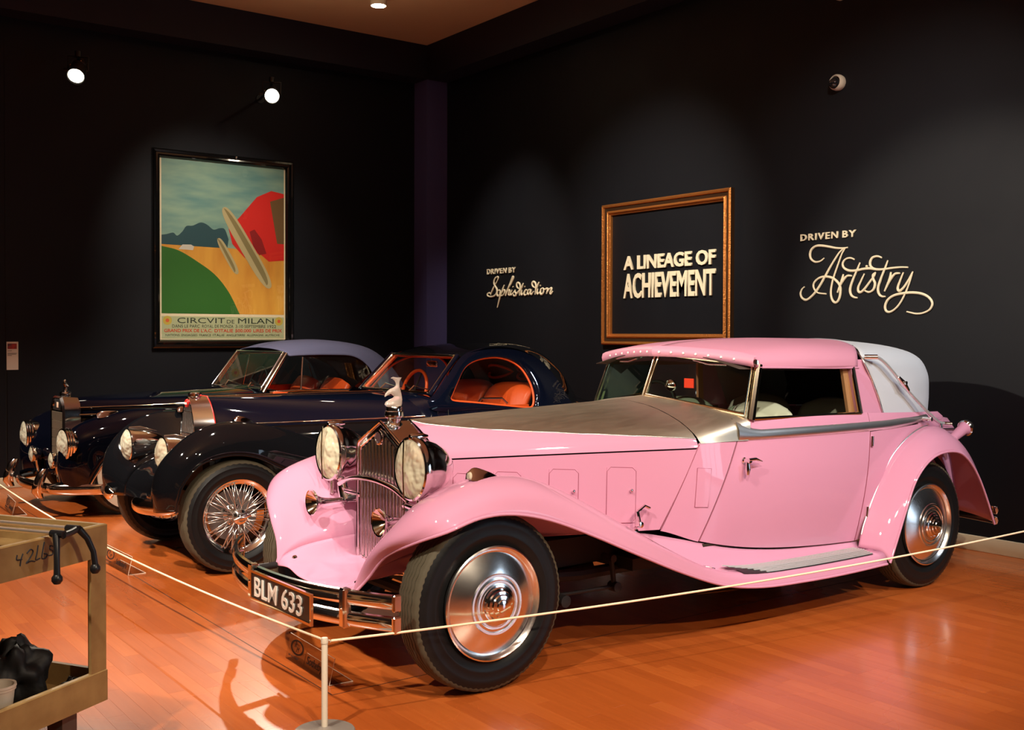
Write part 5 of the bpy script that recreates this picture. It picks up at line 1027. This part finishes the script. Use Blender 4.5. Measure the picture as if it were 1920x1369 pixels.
def sign(x, y, w_, h, label, rz=0., full=True):
    """bent clear acrylic sign: leaning face towards -x and a foot behind"""
    t = thing('acrylic_sign', (x, y, 0), label, 'sign', 'acrylic floor signs', rz)
    d = .028; A = (0, w_/2, .003); B = (0, -w_/2, .003); Cc = (d, -w_/2, h); D = (d, w_/2, h); E = (.115, -w_/2, .003); G = (.115, w_/2, .003)
    th_ = .003
    slab('sign_face', [A, B, Cc, D], (th_, 0, 0), ACRYL, t); slab('sign_foot', [A, B, E, G], (0, 0, -th_), ACRYL, t)
    tube('sign_edge', [D, Cc, B, E, G], .0016, mat('acrylic_edge', (.85, .75, .62), .3), t, 5)
    obj('sign_film', [(A[0]-.0004, A[1], A[2]), (B[0]-.0004, B[1], B[2]), (Cc[0]-.0004, Cc[1], Cc[2]), (D[0]-.0004, D[1], D[2])], [(0, 1, 2, 3)], thin_glass('sign_film', (.97, .94, .90)) if 'sign_film' not in MATS else MATS['sign_film'], t, False)
    X = Vector((0, -1, 0)); U = (Vector(D)-Vector(A)).normalized(); N = X.cross(U); O = Vector(A)+N*.0016
    def at(u, v): return O+X*(u*w_)+U*(v*h)
    el = [at(.215+.150*math.cos(a), .61+.29*math.sin(a)) for a in [2*pi*k/32 for k in range(32)]]; ei = [at(.215+.118*math.cos(a), .61+.225*math.sin(a)) for a in [2*pi*k/32 for k in range(32)]]
    V, F = ringslab(el, ei, N*.0006); obj('emblem_ring', V, F, SERIF, t, False)
    text('emblem_letters', 'R', h*.34, SERIF, t, at(.145, .585), X, U, .0004, .95, 0, 'LEFT', 1, .25); text('emblem_letters', 'M', h*.32, SERIF, t, at(.200, .435), X, U, .0004, .95, 0, 'LEFT', 1, .25)
    text('sign_text', 'RM AUCTIONS', h*.105, SERIF, t, at(.055, .17), X, U, .0004, 1.15, 0, 'LEFT', 1.25)
    slab('divider', [at(.42, .12), at(.424, .12), at(.424, .72), at(.42, .72)], N*.0006, SERIF, t)
    text('sign_text', "Sotheby's", h*.42, SERIF, t, at(.465, .26), X, U, .0004, 1.12, .0006, 'LEFT', .95)
    return t
sign(-.530, -.05, .50, .118, 'clear acrylic floor sign beside the cream post at the pink car', math.radians(-2))
sign(-.62, 2.66, .50, .118, 'clear acrylic floor sign half hidden behind the cart leg', math.radians(2))
sign(-.72, 5.50, .50, .118, 'clear acrylic floor sign farthest back at the convertible', math.radians(-4))

# utility cart (local x: along its front edge, local y: away to the back)
a_ = math.atan2(-.53, -.85)
def inl(x, y): return (-1.56+x*math.cos(a_)-y*math.sin(a_), -.535+x*math.sin(a_)+y*math.cos(a_))
CARTM = mat('cart_plastic', (.30, .21, .08), .55); noise_col(CARTM, 9, (.23, .13, .045), (.36, .23, .085), 6)
ct = thing('utility_cart', (-1.56, -.535, 0), 'worn tan plastic utility cart at the lower left', 'cart', None, a_)
CW, CD = .62, -1.0     # local x extent, local y extent (negative: away from the camera)
def tray(nm, zt, hgt):
    rim = .022
    o_ = [(0, 0), (CW, 0), (CW, CD), (0, CD)]; i_ = [(rim, -rim), (CW-rim, -rim), (CW-rim, CD+rim), (rim, CD+rim)]
    parts = []
    def ringat(P, z): return [(x, y, z) for x, y in P]
    rows = [ringat(o_, zt-hgt), ringat([(x*1.0, y) for x, y in o_], zt-.004), ringat([(x+(.004 if x < .1 else -.004), y-(.004 if y > -.1 else -.004)) for x, y in o_], zt), ringat(i_, zt), ringat(i_, zt-hgt*.72)]
    V = [p for r in rows for p in r]; F = gridfaces(len(rows), 4, False, True)+[(16, 17, 18, 19), (0, 1, 2, 3)]
    o = obj(nm, V, F, CARTM, ct, False)
    return o
tp = tray('top_tray', .868, .118); lw = tray('lower_tray', .330, .115)
for x, y in ((.0, 0), (CW, 0), (CW, CD), (.0, CD)):
    sx = 1 if x < .1 else -1; sy = -1 if y > -.1 else 1
    V = []
    P = [(0, 0), (.075, 0), (.075, .012), (.012, .012), (.012, .075), (0, .075)]
    for z in (.215, .752): V += [(x+sx*(px+.003), y+sy*(py+.003), z) for px, py in P]
    obj('leg', V, [tuple(range(6)), tuple(range(6, 12))]+[(i, (i+1) % 6, 6+(i+1) % 6, 6+i) for i in range(6)], CARTM, ct, False)
    cx_, cy_ = x+sx*.12, y+sy*.10
    cw = lathe('caster', [(0, -.018), (.05, -.018), (.062, -.012), (.063, 0), (.062, .012), (.05, .018), (0, .018)], (cx_, cy_, .063), (.5, 1, 0), mat('caster_black', (.01, .01, .01), .5), ct, 24)
    multi('caster_fork', [boxmesh((cx_, cy_, .17), (.07, .07, .10)), tubemesh([(cx_-.02, cy_+.02, .16), (cx_-.02, cy_+.02, .063)], .008, 6), tubemesh([(cx_+.02, cy_-.02, .16), (cx_+.02, cy_-.02, .063)], .008, 6)], mat('fork_grey', (.12, .11, .1), .4, .6), cw)
INKB = mat('marker_ink', (.012, .012, .02), .6)
def mark(strokes, u0, z0, w_, h):
    parts = []
    for s_ in strokes: parts.append(tubemesh([(u0-w_*p[0], .0012, z0+h*p[1]) for p in cr(s_, 4)] if len(s_) > 2 else [(u0-w_*p[0], .0012, z0+h*p[1]) for p in s_], .0022, 6))
    o = multi('handwriting', parts, INKB, ct); return tag(o, 'black marker writing 42lbs', None, None, 'stuff')
mark([[(0, 1), (-.02, .55), (.2, .5)], [(.24, 1), (.16, .5), (.12, -.1)]], .415, .795, .10, .036)
mark([[(.30, .8), (.42, 1.05), (.5, .8), (.38, .3), (.28, .02), (.42, .1), (.56, 0)], [(.66, 1.25), (.62, .6), (.58, .1), (.72, .15)], [(.86, 1.4), (.80, .6), (.78, .1), (.90, .05), (.96, .3), (.84, .45)], [(1.16, .85), (1.06, .95), (1.04, .7), (1.14, .5), (1.12, .2), (1.0, .2)]], .415, .795, .135, .042)
# two rods with black feet lying across the cart's front rim
tl = thing('folding_stand', (-1.56, -.535, .87), 'two metal rods with black curved feet lying across the cart top', 'stand', None, a_)
RODM = mat('rod_steel', (.92, .80, .68), .4, 1); BLK = mat('black_plastic', (.008, .008, .009), .35)
for x, e in ((.205, .030), (.300, .055)):
    tube('rod', [(x, e, .016), (x+.01, -.9, .016)], .0075, RODM, tl, 10)
    tube('rod_socket', [(x, e-.02, .016), (x, e+.035, .016)], .013, BLK, tl, 10)
tube('cross_piece', [(.205, .055, .016), (.25, .07, .012), (.300, .085, .012)], .012, BLK, tl, 8)
for x, dx in ((.200, -.045), (.305, .025)):
    ft = tube('foot', [(x, .06, .014), (x+dx*.5, .075, -.02), (x+dx*.9, .085, -.07), (x+dx, .088, -.115)], [.013, .011, .010, .011], BLK, tl, 10)
    lathe('ball_foot', [(0, .019), (.011, .016), (.018, .006), (.018, -.006), (.011, -.016), (0, -.019)], (x+dx, .088, -.130), (0, 0, 1), BLK, ft, 16)
kn = thing('tool_handle', (-1.56, -.535, .79), 'short black tool handle lying in the cart top tray', 'tool', None, a_)
tube('grip', [(.42, -.10, .012), (.50, -.085, .012), (.60, -.07, .012)], [.012, .014, .012], BLK, kn, 10); tube('shank', [(.42, -.10, .012), (.38, -.108, .012)], .005, RODM, kn, 8)
# in the lower tray: tub and black bundled cloth
tb = thing('plastic_tub', (*inl(.405, -.098), .248), 'translucent white plastic tub in the lower cart tray', 'tub')
lathe('tub_wall', [(0, 0), (.040, 0), (.046, .06), (.052, .118), (.056, .118), (.056, .132), (.050, .134), (.046, .11), (.040, .02), (0, .008)], (0, 0, 0), (0, 0, 1), mat('tub_plastic', (.66, .58, .48), .4), tb, 32)
lathe('tub_rim', [(.050, .134), (.057, .136), (.058, .128), (.055, .124)], (0, 0, 0), (0, 0, 1), MATS['tub_plastic'], tb, 32)
def bundle(nm, c, r, seed, label, cat, squash=(1, 1, .8)):
    rr = random.Random(seed); ph_ = [rr.uniform(0, 6.28) for _ in range(9)]; V = []; n1, n2 = 22, 36
    for i in range(n1+1):
        t = pi*i/n1
        for j in range(n2):
            p = 2*pi*j/n2
            q = 1+.16*math.sin(3*p+ph_[0]+2*t)+.12*math.sin(5*p+ph_[1]-3*t)+.10*math.sin(7*t+ph_[2]+2*p)+.06*math.sin(11*p+ph_[3]+5*t)
            V.append((r*q*squash[0]*math.sin(t)*math.cos(p), r*q*squash[1]*math.sin(t)*math.sin(p), max(0, r*squash[2]*(1+q*math.cos(t)))))
    o = obj(nm, V, gridfaces(n1+1, n2, False, True), mat('black_bag', (.005, .005, .006), .6), None); o.location = c
    return tag(o, label, cat)
p = inl(.22, -.21); bundle('fabric_bag', (*p, .249), .098, 2, 'black crumpled bag peaked up in the lower cart tray', 'bag', (1, 1, 1.05))
p = inl(.42, -.42); bundle('cable_bag', (*p, .249), .088, 5, 'black bulky bundle at the back of the lower cart tray', 'bag', (1.2, 1, .9))
p = inl(.083, -.085); bundle('fabric_pouch', (*p, .249), .040, 8, 'small black pouch near the corner of the lower cart tray', 'pouch', (1, 1, .7))
cb = thing('cable_coil', (*inl(.54, -.13), .248), 'dark coiled cable at the front of the lower cart tray', 'cable')
tube('cable', [(.045*math.cos(a)+.004*math.sin(5*a), .06*math.sin(a), .008+.004*a/2) for a in [2*pi*k/24 for k in range(24*5)]], .006, BLK, cb, 6)
